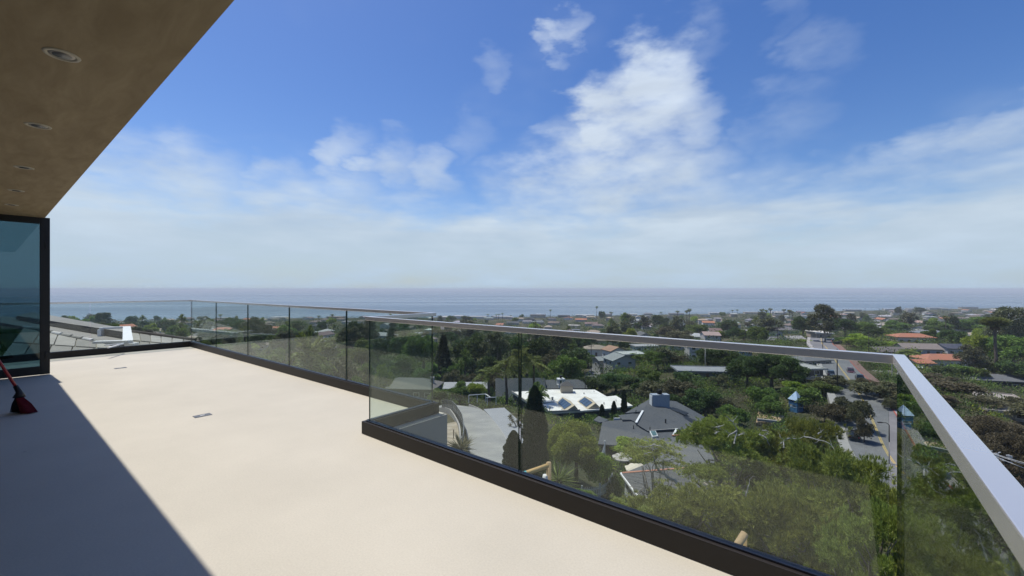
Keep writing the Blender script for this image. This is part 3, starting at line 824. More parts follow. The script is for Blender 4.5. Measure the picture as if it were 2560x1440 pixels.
def arch(kind, lod, seed):
    """one tree shape: (trunk mesh, crown mesh, height, width, extra)"""
    key = (kind, lod, seed)
    if key in ARCH: return ARCH[key]
    rng = np.random.default_rng(abs(hash((kind, seed))) % 2 ** 31 if False else sum(ord(c) for c in kind) * 131 + seed * 17)
    nf, lf = NL[lod]
    tb = MB(); cm = LM['green']; bark = M_BARK
    if kind in ('round', 'dark', 'lime', 'olive', 'brown'):
        H, Wd = 8.0, 8.0
        nb = 24; th = rng.random(nb) * 2 * math.pi; rad = np.sqrt(rng.random(nb)) * 3.0
        zc = 3.0 + 3.7 * rng.random(nb) * (1 - (rad / 4.4) ** 2)
        bc = np.stack([np.cos(th) * rad, np.sin(th) * rad, zc], -1); br = 0.7 + 0.7 * rng.random(nb) ** 1.5
        n = {'round': 46000, 'dark': 46000, 'lime': 46000, 'olive': 34000, 'brown': 30000}[kind]
        v, f = blob_leaves(rng, bc, br, int(n * nf), 0.20 * lf, 0.5, 0.8, 0.5, 0.05, 0.45)
        cm = LM[{'round': 'green', 'dark': 'dark', 'lime': 'lime', 'olive': 'olive', 'brown': 'brown'}[kind]]
        tb.tube([(0, 0, -1.5), (0.05, 0, 1.2), (0.1, 0.1, 2.6)], [0.30, 0.24, 0.18], 7)
        limbs(rng, tb, (0.1, 0.1, 2.5), bc[:9], 0.13)
    elif kind == 'euc':
        H, Wd = 20.0, 15.0
        nb = 30; th = rng.random(nb) * 2 * math.pi; zc = 7 + 11.5 * rng.random(nb)
        rad = (1.0 + 5.2 * rng.random(nb)) * np.clip(1.25 - np.abs(zc - 12) / 9, 0.35, 1)
        bc = np.stack([np.cos(th) * rad, np.sin(th) * rad, zc], -1); br = 1.1 + 1.25 * rng.random(nb)
        v, f = blob_leaves(rng, bc, br, int(42000 * nf), 0.38 * lf, 0.42, 0.8, 0.3, -0.35, 0.35)
        cm = LM['euc']; bark = M_BARKP
        tb.tube([(0, 0, -2), (0.2, 0, 3), (-0.2, 0.2, 7), (0.2, 0, 12)], [0.5, 0.4, 0.3, 0.16], 7)
        limbs(rng, tb, (-0.1, 0.1, 6), bc[:14], 0.2)
    elif kind == 'pine':
        H, Wd = 9.0, 9.0
        nb = 21; th = (np.arange(nb) * 2.4 + rng.random(nb) * .6); rad = 0.5 + 3.2 * np.sqrt((np.arange(nb) + .5) / nb)
        zc = 7.9 - 0.44 * rad ** 1.7 + rng.normal(size=nb) * 0.7
        bc = np.stack([np.cos(th) * rad, np.sin(th) * rad, np.clip(zc, 2.6, 8.2)], -1); br = 0.50 + 0.42 * rng.random(nb)
        # lower storey of boughs
        nl_ = 5; th2 = rng.random(nl_) * 2 * math.pi; rd2 = 2.2 + 2.0 * rng.random(nl_)
        bc = np.concatenate([bc, np.stack([np.cos(th2) * rd2, np.sin(th2) * rd2, 2.4 + 1.6 * rng.random(nl_)], -1)]); br = np.concatenate([br, 0.6 + .35 * rng.random(nl_)]); nb += nl_
        # needle tufts: bunches of long thin needles fanning from twig ends on the upper side of each bough
        nt = int(6200 * max(nf, 0.06)); k = rng.choice(nb, nt, p=br ** 2 / (br ** 2).sum())
        nn = unit(rng.normal(size=(nt, 3)) + [0, 0, 0.75]); nn[:, 2] = np.maximum(nn[:, 2], -0.25)
        tp = bc[k] + nn * (br[k] * (0.6 + 0.42 * rng.random(nt) ** .5 + 0.5 * (rng.random(nt) < .16)))[:, None] * [1, 1, 0.8]
        # boughs reach outwards and tip up at their ends
        rdv = bc[k] * [1, 1, 0]; rdv = unit(rdv + 1e-6); al_ = ((tp - bc[k]) * rdv).sum(1, keepdims=True)
        tp = tp + rdv * al_ * 0.75 + np.array([0, 0, 1.0]) * np.maximum(al_, 0) * 0.25
        per = 15 if lod == 0 else 7
        tp = np.repeat(tp, per, 0); tn = np.repeat(unit(nn + rng.normal(size=(nt, 3)) * .3), per, 0)
        d = unit(tn * 0.75 + rng.normal(size=tp.shape) * 0.42 + [0, 0, 0.45])
        v, f = diamonds(tp, d, 0.30 * lf ** 0.75 * (0.7 + 0.6 * rng.random(len(tp))), 0.040 * lf ** 1.25, rng, 0.55)
        cm = LM['pine']; bark = M_BARKP
        tb.tube([(0, 0, -3), (0.3, 0, 1.0), (0.1, 0.3, 3.0), (0.4, 0.2, 5.5)], [0.36, 0.30, 0.22, 0.10], 8)
        limbs(rng, tb, (0.2, 0.2, 2.4), bc, 0.12, 0.4)
    elif kind == 'conifer':
        H, Wd = 18.0, 7.0
        pts, dirs = [], []
        n = int(42000 * nf)
        t = rng.random(n) ** 0.75; z = 2 + 15.8 * (1 - t) 
        lay = np.floor(z / 1.1) * 1.1; rr_ = (H - z) / 16 * 3.4 * (0.35 + 0.65 * np.sqrt(rng.random(n))) * (0.75 + 0.5 * (z - lay) / 1.1 * -1 + 0.45)
        th = rng.random(n) * 2 * math.pi; th = th + 0.35 * np.sin(th * 5 + lay * 7)
        p = np.stack([np.cos(th) * rr_, np.sin(th) * rr_, z - 0.16 * rr_], -1)
        d = unit(np.stack([np.cos(th), np.sin(th), np.full(n, -0.35)], -1) + rng.normal(size=(n, 3)) * 0.35)
        v, f = diamonds(p, d, 0.36 * lf, 0.13 * lf, rng); cm = LM['cyp']
        tb.tube([(0, 0, -2), (0, 0, 9), (0, 0, 17.6)], [0.35, 0.2, 0.03], 6)
    elif kind == 'cypress':
        H, Wd = 8.0, 2.0
        n = int(44000 * nf); z = 0.15 + 7.8 * rng.random(n); th = rng.random(n) * 2 * math.pi
        prof = np.interp(z, [0, 0.8, 3, 5.5, 7.2, 8.0], [0.75, 0.95, 1.0, 0.82, 0.45, 0.05])
        rad = prof * (0.7 + 0.3 * rng.random(n)) * (1 + 0.13 * np.sin(th * 4 + z * 2.1) + 0.1 * np.sin(th * 7 - z * 3.7))
        p = np.stack([np.cos(th) * rad, np.sin(th) * rad, z], -1)
        d = unit(np.stack([np.cos(th) * .5, np.sin(th) * .5, np.ones(n)], -1) + rng.normal(size=(n, 3)) * 0.25)
        v, f = diamonds(p, d, 0.20 * lf, 0.07 * lf, rng); cm = LM['cyp']
        tb.tube([(0, 0, -1.5), (0, 0, 6.5)], [0.16, 0.04], 5)
    elif kind == 'shrub':
        H, Wd = 3.0, 4.0
        nb = 14; th = rng.random(nb) * 2 * math.pi; rad = np.sqrt(rng.random(nb)) * 1.35
        bc = np.stack([np.cos(th) * rad, np.sin(th) * rad, 0.6 + 1.5 * rng.random(nb)], -1); br = 0.5 + 0.45 * rng.random(nb)
        v, f = blob_leaves(rng, bc, br, int(17000 * nf), 0.15 * lf, 0.5, 0.85, 0.5, 0.15, 0.4)
        tb.tube([(0, 0, -1), (0, 0, 0.9)], [0.1, 0.05], 5); limbs(rng, tb, (0, 0, 0.2), bc[:6], 0.05)
    elif kind == 'fanpalm':       # tall thin fan palm with a round head
        H, Wd = 20.0, 3.6
        n = int(900 * max(nf * 3, 0.16)); nn = unit(rng.normal(size=(n, 3)) + [0, 0, 0.12])
        p = np.array([0, 0, 18.6]) + nn * (0.35 + 0.75 * rng.random(n))[:, None]
        v, f = diamonds(p, unit(nn + rng.normal(size=(n, 3)) * .25), 1.0, 0.5 if lod == 2 else (0.34 if lod else 0.2), rng, 0.6)
        cm = LM['palm']
        n2 = max(n // 3, 24); th = rng.random(n2) * 2 * math.pi
        p2 = np.stack([np.cos(th) * .35, np.sin(th) * .35, 16.6 + 1.6 * rng.random(n2)], -1)
        v2, f2 = diamonds(p2, unit(np.stack([np.cos(th) * .25, np.sin(th) * .25, -np.ones(n2)], -1)), 0.9, 0.3, rng, 0.6)
        extra = np_mesh('thatch', v2, f2, LM['palmd'])
        tb.tube([(0, 0, -2), (0.15, 0, 6), (0.0, 0.1, 12), (0, 0, 18.6)], [0.33, 0.23, 0.2, 0.2], 7)
        ARCH[key] = (tb.mesh('trunk_' + kind, M_BARK, smooth=True), np_mesh('crown_' + kind, v, f, cm), H, Wd, extra)
        return ARCH[key]
    elif kind in ('queenpalm', 'datepalm'):
        H, Wd = (11.0, 6.0) if kind == 'queenpalm' else (9.0, 8.0)
        hz = H - 1.7; VV, FF = [], []; off = 0
        nfr = 26 if kind == 'queenpalm' else 46
        LFR = 3.1 if kind == 'queenpalm' else 3.9
        nl = {0: 34, 1: 20, 2: 8}[lod]
        for i in range(nfr):
            az = rng.random() * 2 * math.pi; el = R(-15 + 90 * (i / nfr) + 12 * rng.normal()); L_ = LFR * (0.8 + 0.35 * rng.random())
            h = np.array([math.cos(az), math.sin(az), 0])
            ts = np.linspace(0.1, 1, nl)
            pos = np.array([0, 0, hz]) + np.outer(ts * math.cos(el) * L_ * (1 - 0.12 * ts), h) + np.outer(ts * math.sin(el) * L_ - (0.95 if kind == 'queenpalm' else .55) * L_ * ts ** 2.3 * .62, [0, 0, 1])
            tan = unit(np.gradient(pos, axis=0)); side = unit(np.cross(tan, [0, 0, 1.0]))
            for s_ in (-1, 1):
                d = unit(side * s_ * 0.85 + tan * 0.55 + np.array([0, 0, -0.45 if kind == 'queenpalm' else 0.05]) + rng.normal(size=(nl, 3)) * .12)
                vv, ff = diamonds(pos, d, 0.75 * np.sin(np.clip(ts * 3.0, .3, 2.9)) * (1.25 if lod else 1), {0: 0.08, 1: 0.20, 2: 0.5}[lod], rng, 0.4)
                VV.append(vv); FF.append(ff + off); off += len(vv)
            # rachis
            vv, ff = diamonds(pos[:-1], tan[:-1], L_ / nl * 1.3, 0.06 if lod < 2 else .12, rng, .5)
            VV.append(vv); FF.append(ff + off); off += len(vv)
        v, f = np.concatenate(VV), np.concatenate(FF); cm = LM['palm']
        r0 = 0.2 if kind == 'queenpalm' else 0.42
        tb.tube([(0, 0, -2), (0.1, 0, 3), (0, 0.05, 6), (0, 0, hz), (0, 0, hz + .35)], [r0 * 1.25, r0, r0 * .85, r0 * .8, r0 * .5], 8)
        bark = M_BARK
    ARCH[key] = (tb.mesh('trunk_' + kind, bark, smooth=True), np_mesh('crown_' + kind, v, f, cm), H, Wd, None)
    return ARCH[key]

KIND_NAME = {'round': 'broadleaf_tree', 'dark': 'evergreen_tree', 'lime': 'bright_green_tree', 'olive': 'olive_green_tree', 'brown': 'dry_canyon_tree', 'euc': 'eucalyptus_tree',
             'pine': 'pine_tree', 'conifer': 'conifer_tree', 'cypress': 'cypress_tree', 'shrub': 'shrub', 'fanpalm': 'fan_palm', 'queenpalm': 'queen_palm', 'datepalm': 'date_palm'}
NOUN = {'round': 'leafy green tree', 'dark': 'dark evergreen tree', 'lime': 'bright green tree', 'olive': 'grey-olive tree', 'brown': 'dry brownish tree', 'euc': 'eucalyptus',
        'pine': 'pine', 'conifer': 'conical conifer', 'cypress': 'narrow cypress', 'shrub': 'rounded shrub', 'fanpalm': 'tall fan palm', 'queenpalm': 'feathery palm', 'datepalm': 'date palm'}
REG = []         # things that get their label at the end: (object, noun, px, py)
FOOT = []        # house footprints: x, y, radius
def proj(p):
    return CX + p[0] / p[1] * FPX, CY - (p[2] - EYE) / p[1] * FPX
def lod_of(Z): return 0 if Z < 62 else (1 if Z < 240 else 2)
def tree(kind, px, py, wpx, Z, label=None, landmark=None, ground_z=None, seed=None, shade=None, lod=None, crown=1.0):
    """a tree whose top reaches photo height py and whose crown is wpx wide, Z metres ahead, rooted in the ground"""
    g = ground(px, Z)
    if ground_z is not None: g.z = ground_z
    topz = EYE + (CY - py) / FPX * Z
    h = max(topz - g.z, 1.2)
    sd = seed if seed is not None else random.randrange(3)
    W0 = {'euc': 15, 'pine': 9, 'conifer': 7, 'cypress': 2, 'shrub': 4, 'fanpalm': 3.6, 'queenpalm': 6, 'datepalm': 8}.get(kind, 8)
    lod = lod_of(Z / max((wpx / FPX * Z) / W0, 0.55)) if lod is None else lod
    tm, cmesh, H, Wd, extra = arch(kind, lod, sd)
    sxy = (wpx / FPX * Z) / Wd; sz = h / H
    if kind == 'fanpalm': sxy = max(sxy, 0.6)
    # keep crowns from being squashed into pancakes: let them lean on a longer trunk below ground
    o = empty(KIND_NAME[kind], g, random.random() * 6.28)
    o.scale = (sxy, sxy, sz)
    t = link('trunk', tm, o); c = link('crown', cmesh, o, (0, 0, H * (1 - crown)), None, (1, 1, crown))
    if extra: link('thatch', extra, o)
    o['category'] = 'shrub' if kind == 'shrub' else ('palm' if 'palm' in kind else 'tree')
    mid = (g.x, g.y, (g.z + topz) / 2 if kind not in ('fanpalm',) else topz)
    qx, qy = proj(mid)
    if label: o['label'] = label
    else: REG.append((o, NOUN[kind], qx, qy))
    if landmark: LAND.append((qx, qy, landmark))
    return o
LAND = []
# ------------------------------------------------------------------ houses
def roof_material():
    m = mat('roof_covering', (0.2, 0.2, 0.2), 0.85, 0.22, 2.2, 0.0, objcol=True, tint2=(0.16, 0.14, 0.12), var2=0.22, scale2=0.25)
    nt = m.node_tree; N, L = nt.nodes, nt.links
    p = [n for n in N if n.type == 'BSDF_PRINCIPLED'][0]
    t = N.new('ShaderNodeTexCoord'); w = N.new('ShaderNodeTexWave'); w.wave_type = 'BANDS'; w.bands_direction = 'Z'
    w.inputs['Scale'].default_value = 2.2; w.inputs['Distortion'].default_value = 1.2; w.inputs['Detail'].default_value = 2
    L.new(t.outputs['Object'], w.inputs['Vector'])
    b = N.new('ShaderNodeBump'); b.inputs['Strength'].default_value = 0.25; b.inputs['Distance'].default_value = 0.03
    L.new(w.outputs['Fac'], b.inputs['Height']); L.new(b.outputs[0], p.inputs['Normal'])
    return m
M_ROOF = roof_material()
M_WALL = mat('painted_wall', (0.5, 0.5, 0.5), 0.9, 0.07, 1.2, 0.0, objcol=True)
M_FRAME = mat('white_window_frame', (0.62, 0.62, 0.60), 0.6, 0.05)
M_DOOR = mat('house_door', (0.12, 0.08, 0.06), 0.6, 0.1)
M_CHIM = mat('chimney_render', (0.42, 0.40, 0.37), 0.9, 0.1, 2)
M_WHITE = mat('white_paint', (0.74, 0.74, 0.72), 0.6, 0.05, 2)
HM = {}
def house_meshes(roof, w, d, h, rh, ov):
    key = (roof, w, d, h, rh, ov)
    if key in HM: return HM[key]
    wb = MB(); wb.box(-w / 2, w / 2, -d / 2, d / 2, -4, h - (0.02 if roof != 'flat' else 0.3))
    rb = MB(); W2, D2 = w / 2 + ov, d / 2 + ov; t = 0.22
    e = h - ov * rh / (d / 2) * 0.6
    if roof == 'gable_x':
        for s in (-1, 1):
            rb.sheet([(-W2, 0, h + rh), (W2, 0, h + rh), (W2, s * D2, e), (-W2, s * D2, e)], t)
        for s in (-1, 1):
            wb.add([(s * w / 2 * 0.995, -d / 2, h - .03), (s * w / 2 * 0.995, d / 2, h - .03), (s * w / 2 * 0.995, 0, h + rh - t - 0.1)], [(0, 1, 2), (2, 1, 0)][:1])
    elif roof == 'gable_y':
        for s in (-1, 1):
            rb.sheet([(0, -D2, h + rh), (0, D2, h + rh), (s * W2, D2, e), (s * W2, -D2, e)], t)
        for s in (-1, 1):
            wb.add([(-w / 2, s * d / 2 * 0.995, h - .03), (w / 2, s * d / 2 * 0.995, h - .03), (0, s * d / 2 * 0.995, h + rh - t - 0.1)], [(0, 1, 2)])
    elif roof == 'hip':
        k = max(W2 - D2 * 0.95, 0.3)
        r0, r1 = (-k, 0, h + rh), (k, 0, h + rh)
        a, b, c, dd = (-W2, -D2, e), (W2, -D2, e), (W2, D2, e), (-W2, D2, e)
        o = len(rb.v)
        rb.add([a, b, c, dd, r0, r1, *[(q[0], q[1], q[2] - t) for q in (a, b, c, dd)]],
               [(0, 1, 5, 4), (1, 2, 5), (2, 3, 4, 5), (3, 0, 4), (0, 6, 7, 1), (1, 7, 8, 2), (2, 8, 9, 3), (3, 9, 6, 0), (6, 9, 8, 7)])
    else:
        rb.box(-W2, W2, -D2, D2, h - 0.28, h)
        for x0, x1, y0, y1 in ((-W2, W2, -D2, -D2 + .25), (-W2, W2, D2 - .25, D2), (-W2, -W2 + .25, -D2 + .251, D2 - .251), (W2 - .25, W2, -D2 + .251, D2 - .251)):
            rb.box(x0, x1, y0, y1, h + 0.002, h + 0.22)
    HM[key] = (wb.mesh('house_wall', M_WALL), rb.mesh('house_roof', M_ROOF))
    return HM[key]
def window(parent, c, w, h, face, rz=0.0, frame=None):
    """a framed window; face 'y-' / 'x-' / 'x+' says which wall it sits in"""
    fr = frame or M_FRAME
    if face == 'y-': o = box_part('window', fr, parent, c, (w, 0.16, h)); link('pane', unit_box(M_DARKP), o, (0, -0.36, 0), 0, (0.84, 0.5, 0.82))
    elif face == 'y+': o = box_part('window', fr, parent, c, (w, 0.16, h)); link('pane', unit_box(M_DARKP), o, (0, 0.36, 0), 0, (0.84, 0.5, 0.82))
    elif face == 'x-': o = box_part('window', fr, parent, c, (0.16, w, h)); link('pane', unit_box(M_DARKP), o, (-0.36, 0, 0), 0, (0.5, 0.84, 0.82))
    else: o = box_part('window', fr, parent, c, (0.16, w, h)); link('pane', unit_box(M_DARKP), o, (0.36, 0, 0), 0, (0.5, 0.84, 0.82))
    return o
def house(px, Z, w, d, h, rz, roof, rh, wallc, roofc, noun='house', label=None, landmark=None, pyb=None, win=True, chim=None, ov=0.6, name='house', basez=None, door=True, rows=1):
    g = ground(px, Z)
    if pyb is not None: g.z = EYE + (CY - pyb) / FPX * Z
    if basez is not None: g.z = basez
    o = empty(name, g, R(rz)); o['category'] = 'house'
    wm, rm = house_meshes(roof, w, d, h, rh, ov)
    a = link('wall', wm, o); a.color = (*wallc, 1)
    b = link('roof', rm, o); b.color = (*roofc, 1)
    if win:
        for row in range(rows):
            zc = (h / rows) * row + min(1.6, h / rows * 0.58)
            n = max(int(w / 3.2), 1)
            for i in range(n):
                x = -w / 2 + w * (i + 0.5) / n
                if door and row == 0 and i == n // 2:
                    dr = box_part('door', M_DOOR, o, (x, -d / 2 - 0.04, 1.05), (1.0, 0.14, 2.1)); continue
                window(o, (x, -d / 2 - 0.03, zc), min(1.7, w / n * 0.55), 1.15, 'y-')
            n = max(int(d / 4), 1)
            for i in range(n):
                y = -d / 2 + d * (i + 0.5) / n
                window(o, (-w / 2 - 0.03, y, zc), 1.4, 1.1, 'x-')
                window(o, (w / 2 + 0.03, y, zc), 1.4, 1.1, 'x+')
    if chim:
        for cx_, cy_, cw, ch in chim:
            c_ = box_part('chimney', M_CHIM, o, (cx_, cy_, h + ch / 2 - 0.3), (cw, cw * 0.7, ch + 0.6))
            link('chimney_cap', unit_box(M_CONC), c_, (0, 0, 0.52), 0, (1.16, 1.2, 0.05))
    FOOT.append((g.x, g.y, max(w, d) * 0.62))
    qx, qy = proj((g.x, g.y, g.z + h))
    if label: o['label'] = label
    else: REG.append((o, noun, qx, qy))
    if landmark: LAND.append((qx, qy, landmark))
    return o
GREY, DGREY, TAN, BRN, ORG, WHT, CRM, LGT, BLU = (0.16, 0.165, 0.17), (0.075, 0.08, 0.085), (0.30, 0.25, 0.19), (0.15, 0.12, 0.10), (0.36, 0.15, 0.085), (0.62, 0.61, 0.58), (0.50, 0.45, 0.37), (0.36, 0.36, 0.35), (0.10, 0.14, 0.19)

# --- white flat-roofed house with two skylight ridges
def flat_pt(px, py, D):
    Z = D * FPX / (py - CY)
    return Vector(((px - CX) / FPX * Z, Z, EYE - D))
def poly_house(name, outline, D, wall_drop, slab, roof_m, wall_m, label, cat='house', inset=0.35):
    P = [flat_pt(x, y, D) for x, y in outline]
    c = sum(P, Vector()) / len(P)
    o = empty(name, (c.x, c.y, c.z - wall_drop), 0, label, cat)
    loc = [(p.x - c.x, p.y - c.y) for p in P]
    ar = sum(loc[i][0] * loc[(i + 1) % len(loc)][1] - loc[(i + 1) % len(loc)][0] * loc[i][1] for i in range(len(loc)))
    if ar < 0: loc.reverse()
    MB().prism(loc, wall_drop - slab, wall_drop).build('roof', roof_m, o)
    ins = [(x - inset * x / max(math.hypot(x, y), .1), y - inset * y / max(math.hypot(x, y), .1)) for x, y in loc]
    MB().prism(ins, -3.0, wall_drop - slab - 0.003).build('wall', wall_m, o)
    FOOT.append((c.x, c.y, max(math.hypot(*q) for q in loc) * 0.9))
    return o, c
M_WROOF = mat('white_roof_membrane', (0.78, 0.755, 0.68), 0.8, 0.06, 0.5, 0.1, 12, tint2=(0.60, 0.57, 0.50), var2=0.55, scale2=0.35)
M_DKWALL = mat('dark_green_siding', (0.045, 0.052, 0.052), 0.8, 0.12, 1.5)
M_TANR = mat('tan_skylight_curb', (0.52, 0.44, 0.31), 0.8, 0.06, 2)
M_SKYG = mat('skylight_glass', (0.07, 0.10, 0.14), 0.12, 0.1, 1, spec=0.9)
D1 = 26.5
h1, c1 = poly_house('flat_roof_house', [(1280, 980), (1381, 973.5), (1487, 974), (1517, 991), (1540, 989), (1582, 1014), (1526, 1021), (1450, 1027), (1371, 1031), (1355, 1011), (1402, 1003), (1320, 1007)], D1, 5.5, 0.35, M_WROOF, M_DKWALL, 'white flat roofed house with two ridged skylights beyond the dark cypress')
LAND.append((1440, 1000, 'the white flat-roofed house'))
def loc1(px, py, up):   # a point raised `up` metres above the roof plane, in the house's own axes
    p = flat_pt(px, py, D1 - up); return Vector((p.x - c1.x, p.y - c1.y, 5.5 + up))
for gl, rd, rt, npane in ((((1391, 1006), (1412, 1029)), ((1406, 992), (1437, 1013)), ((1426, 1002), (1447, 1025)), 4), (((1443, 1003.5), (1468, 1023)), ((1462, 990), (1489, 1008)), ((1479, 997), (1503, 1021)), 3)):
    L0, L1 = loc1(*gl[0], 0.02), loc1(*gl[1], 0.02); R0, R1 = loc1(*rd[0], 1.25), loc1(*rd[1], 1.25); T0, T1 = loc1(*rt[0], 0.02), loc1(*rt[1], 0.02)
    mb = MB(); mb.add([L0, L1, R1, R0, T0, T1], [(0, 1, 2, 3), (3, 2, 5, 4), (0, 3, 4), (1, 5, 2)])
    sk = mb.build('skylight', M_TANR, h1)
    nn = (L1 - L0).cross(R0 - L0).normalized()
    if nn.z < 0: nn = -nn
    for k in range(npane):
        a0, a1 = 0.10 + 0.76 * k / npane, 0.10 + 0.76 * (k + 0.9) / npane
        q = [L0.lerp(L1, a0).lerp(R0.lerp(R1, a0), 0.10), L0.lerp(L1, a1).lerp(R0.lerp(R1, a1), 0.10), L0.lerp(L1, a1).lerp(R0.lerp(R1, a1), 0.88), L0.lerp(L1, a0).lerp(R0.lerp(R1, a0), 0.88)]
        MB().sheet([v + nn * 0.09 for v in q], 0.07, nn).build('pane', M_SKYG, sk)
ch = MB(); p = loc1(1416, 980, 0)
box_part('chimney', mat('tan_board_chimney', (0.36, 0.32, 0.26), 0.85, 0.1, 1), h1, (p.x, p.y, 6.35), (3.0, 2.2, 1.7))
cap_ = MB(); cap_.add([(-1.75, -1.3, 0), (1.75, -1.3, 0), (1.75, 1.3, 0), (-1.75, 1.3, 0), (-0.5, 0, 0.95), (0.5, 0, 0.95)], [(0, 1, 5, 4), (1, 2, 5), (2, 3, 4, 5), (3, 0, 4), (3, 2, 1, 0)])
cap_.build('chimney_cap', mat('dark_cap_metal', (0.09, 0.085, 0.08), 0.7, 0.1, 2), h1, (p.x, p.y, 7.22))
for (x, y, hh, r_) in ((1381, 1000, 0.7, 0.28), (1375, 1023, 0.5, 0.12), (1405, 1026, .4, .08), (1540, 1003, .4, .1), (1510, 1011, .5, .12), (1460, 985, .35, .15), (1485, 980, .4, .08)):
    p = loc1(x, y, 0); MB().lathe([(r_ * .8, 0.0), (r_, hh * .8), (r_ * .9, hh), (0.01, hh)], 10).build('roof_vent', M_CONC, h1, (p.x, p.y, 5.505))
for x0, y0, x1, y1 in ((1320, 1007, 1355, 1011), (1355, 1011, 1371, 1031), (1371, 1031, 1450, 1027), (1280, 980, 1320, 1007)):
    a, b = loc1(x0, y0, 0), loc1(x1, y1, 0)
    d_ = (b - a); n_ = Vector((-d_.y, d_.x, 0)).normalized() * 0.12
    MB().hexa([a + n_ + Vector((0, 0, .004)), a - n_ + Vector((0, 0, .004)), b - n_ + Vector((0, 0, .004)), b + n_ + Vector((0, 0, .004)), a + n_ + Vector((0, 0, .3)), a - n_ + Vector((0, 0, .3)), b - n_ + Vector((0, 0, .3)), b + n_ + Vector((0, 0, .3))]).build('parapet', M_CONC, h1)
for x in (1395, 1425, 1480, 1520):
    a = loc1(x, 1029 - (x - 1371) * 0.06, 0); box_part('window', M_FRAME, h1, (a.x, a.y + 0.25, 3.4), (1.6, 0.25, 1.3))

# --- steep grey-roofed house behind it, with its glazed chimney tower
h2 = house(1300, 121, 13, 11, 2.6, 3, 'gable_x', 4.6, (0.36, 0.40, 0.44), (0.055, 0.067, 0.070), label='steep grey shingle roofed house behind the palms', landmark='the steep grey roof behind the palms', basez=EYE - 32.9, win=True)
window(h2, (-6.55, -2, 3.2), 2.2, 2.4, 'x-')
box_part('barge_board', M_WHITE, h2, (-7.13, -3.0, 4.4), (0.08, 0.3, 0.3))
h2b = house(1412, 124, 10.5, 7, 2.6, 3, 'gable_x', 1.5, (0.40, 0.42, 0.44), (0.075, 0.086, 0.09), label='low grey gabled wing right of the steep grey roof', basez=EYE - 30.9, win=True)
tw = empty('chimney_tower', PZ(1402, 958, 121) - Vector((0, 0, 3.0)), R(12), 'white chimney tower with blue glass sides behind the white roof', 'chimney')
MB().box(-0.62, 0.62, -0.62, 0.62, -1.0, 3.0).build('glass_core', M_SKYG, tw)
for sx in (-1, 1):
    for sy in (-1, 1): box_part('corner_post', M_WHITE, tw, (sx * 0.8, sy * 0.8, 1.6), (0.3, 0.3, 5.0))
box_part('tower_cap', M_WHITE, tw, (0, 0, 4.2), (2.0, 2.0, 0.35)); box_part('tower_base', M_WHITE, tw, (0, 0, 2.6), (1.86, 1.86, 0.3))
MB().lathe([(0.3, 4.38), (0.3, 5.0), (0.45, 5.02), (0.45, 5.2), (0.02, 5.3)], 10).build('flue', M_BLK, tw)

# --- dark grey roof with the broad chimney
M_SHD = mat('dark_grey_shingles', (0.085, 0.09, 0.095), 0.9, 0.2, 3.0, 0.3, 30, tint2=(0.11, 0.112, 0.112), var2=0.6, scale2=0.3)
M_BGW = mat('shaded_chimney_siding', (0.30, 0.34, 0.39), 0.85, 0.07, 1.5)  # bluish shade of the chimney front is put into this colour
h3o = PZ(1640, 1050, 75); h3o.z = EYE - 26.0
h3 = empty('grey_roof_house', h3o, 0, 'house with broad dark grey roof and wide chimney shaded blue-grey', 'house')
LAND.append((1640, 1040, 'the wide grey chimney roof'))
def L3(px, py, Z): return PZ(px, py, Z) - h3o
def roof_sheet(parent, pts, t, m, name='roof'):
    return MB().sheet(pts, t).build(name, m, parent)
rf = roof_sheet(h3, [L3(1625, 997, 83), L3(1562, 1033, 78), L3(1607, 1028, 76.5), L3(1590, 1059, 71.5), L3(1620, 1078, 69), L3(1692, 1073, 69), L3(1762, 1076, 70)], 0.25, M_SHD)
roof_sheet(h3, [L3(1546, 1038, 77), L3(1604, 1031, 77.5), L3(1592, 1057, 72.2), L3(1577, 1049, 73.5), L3(1556, 1049, 73.5)], 0.25, M_SHD)
roof_sheet(h3, [L3(1506, 1054, 74), L3(1576, 1047, 74.5), L3(1600, 1070, 70.5), L3(1622, 1083, 68.6), L3(1692, 1079, 68.2), L3(1700, 1125, 62), L3(1495, 1110, 64)], 0.25, M_SHD)
roof_sheet(h3, [L3(1484, 1050, 79), L3(1496, 1040, 81), L3(1522, 1050, 78), L3(1500, 1056, 76)], 0.2, M_SHD)
roof_sheet(h3, [L3(1625, 997, 83.1), L3(1762, 1076, 70.1), L3(1800, 1062, 76), L3(1690, 1003, 90)], 0.25, M_SHD)
def bar3(parent, a, b, w, h, m, name):
    d_ = (b - a); n_ = Vector((-d_.y, d_.x, 0)).normalized() * w / 2; k = Vector((0, 0, h))
    return MB().hexa([a + n_, a - n_, b - n_, b + n_, a + n_ + k, a - n_ + k, b - n_ + k, b + n_ + k]).build(name, m, parent)
up = Vector((0, 0, 0.03))
bar3(h3, L3(1607, 1028, 76.4) + up, L3(1590, 1058, 71.4) + up, 0.35, 0.12, M_WHITE, 'barge_board')
bar3(h3, L3(1692, 1073, 68.9) + up, L3(1683, 1090, 66.5) + up, 0.3, 0.12, M_WHITE, 'barge_board')
bar3(h3, L3(1620, 1078, 68.9) + up, L3(1690, 1073.5, 68.9) + up, 0.16, 0.12, M_CONC, 'gutter')
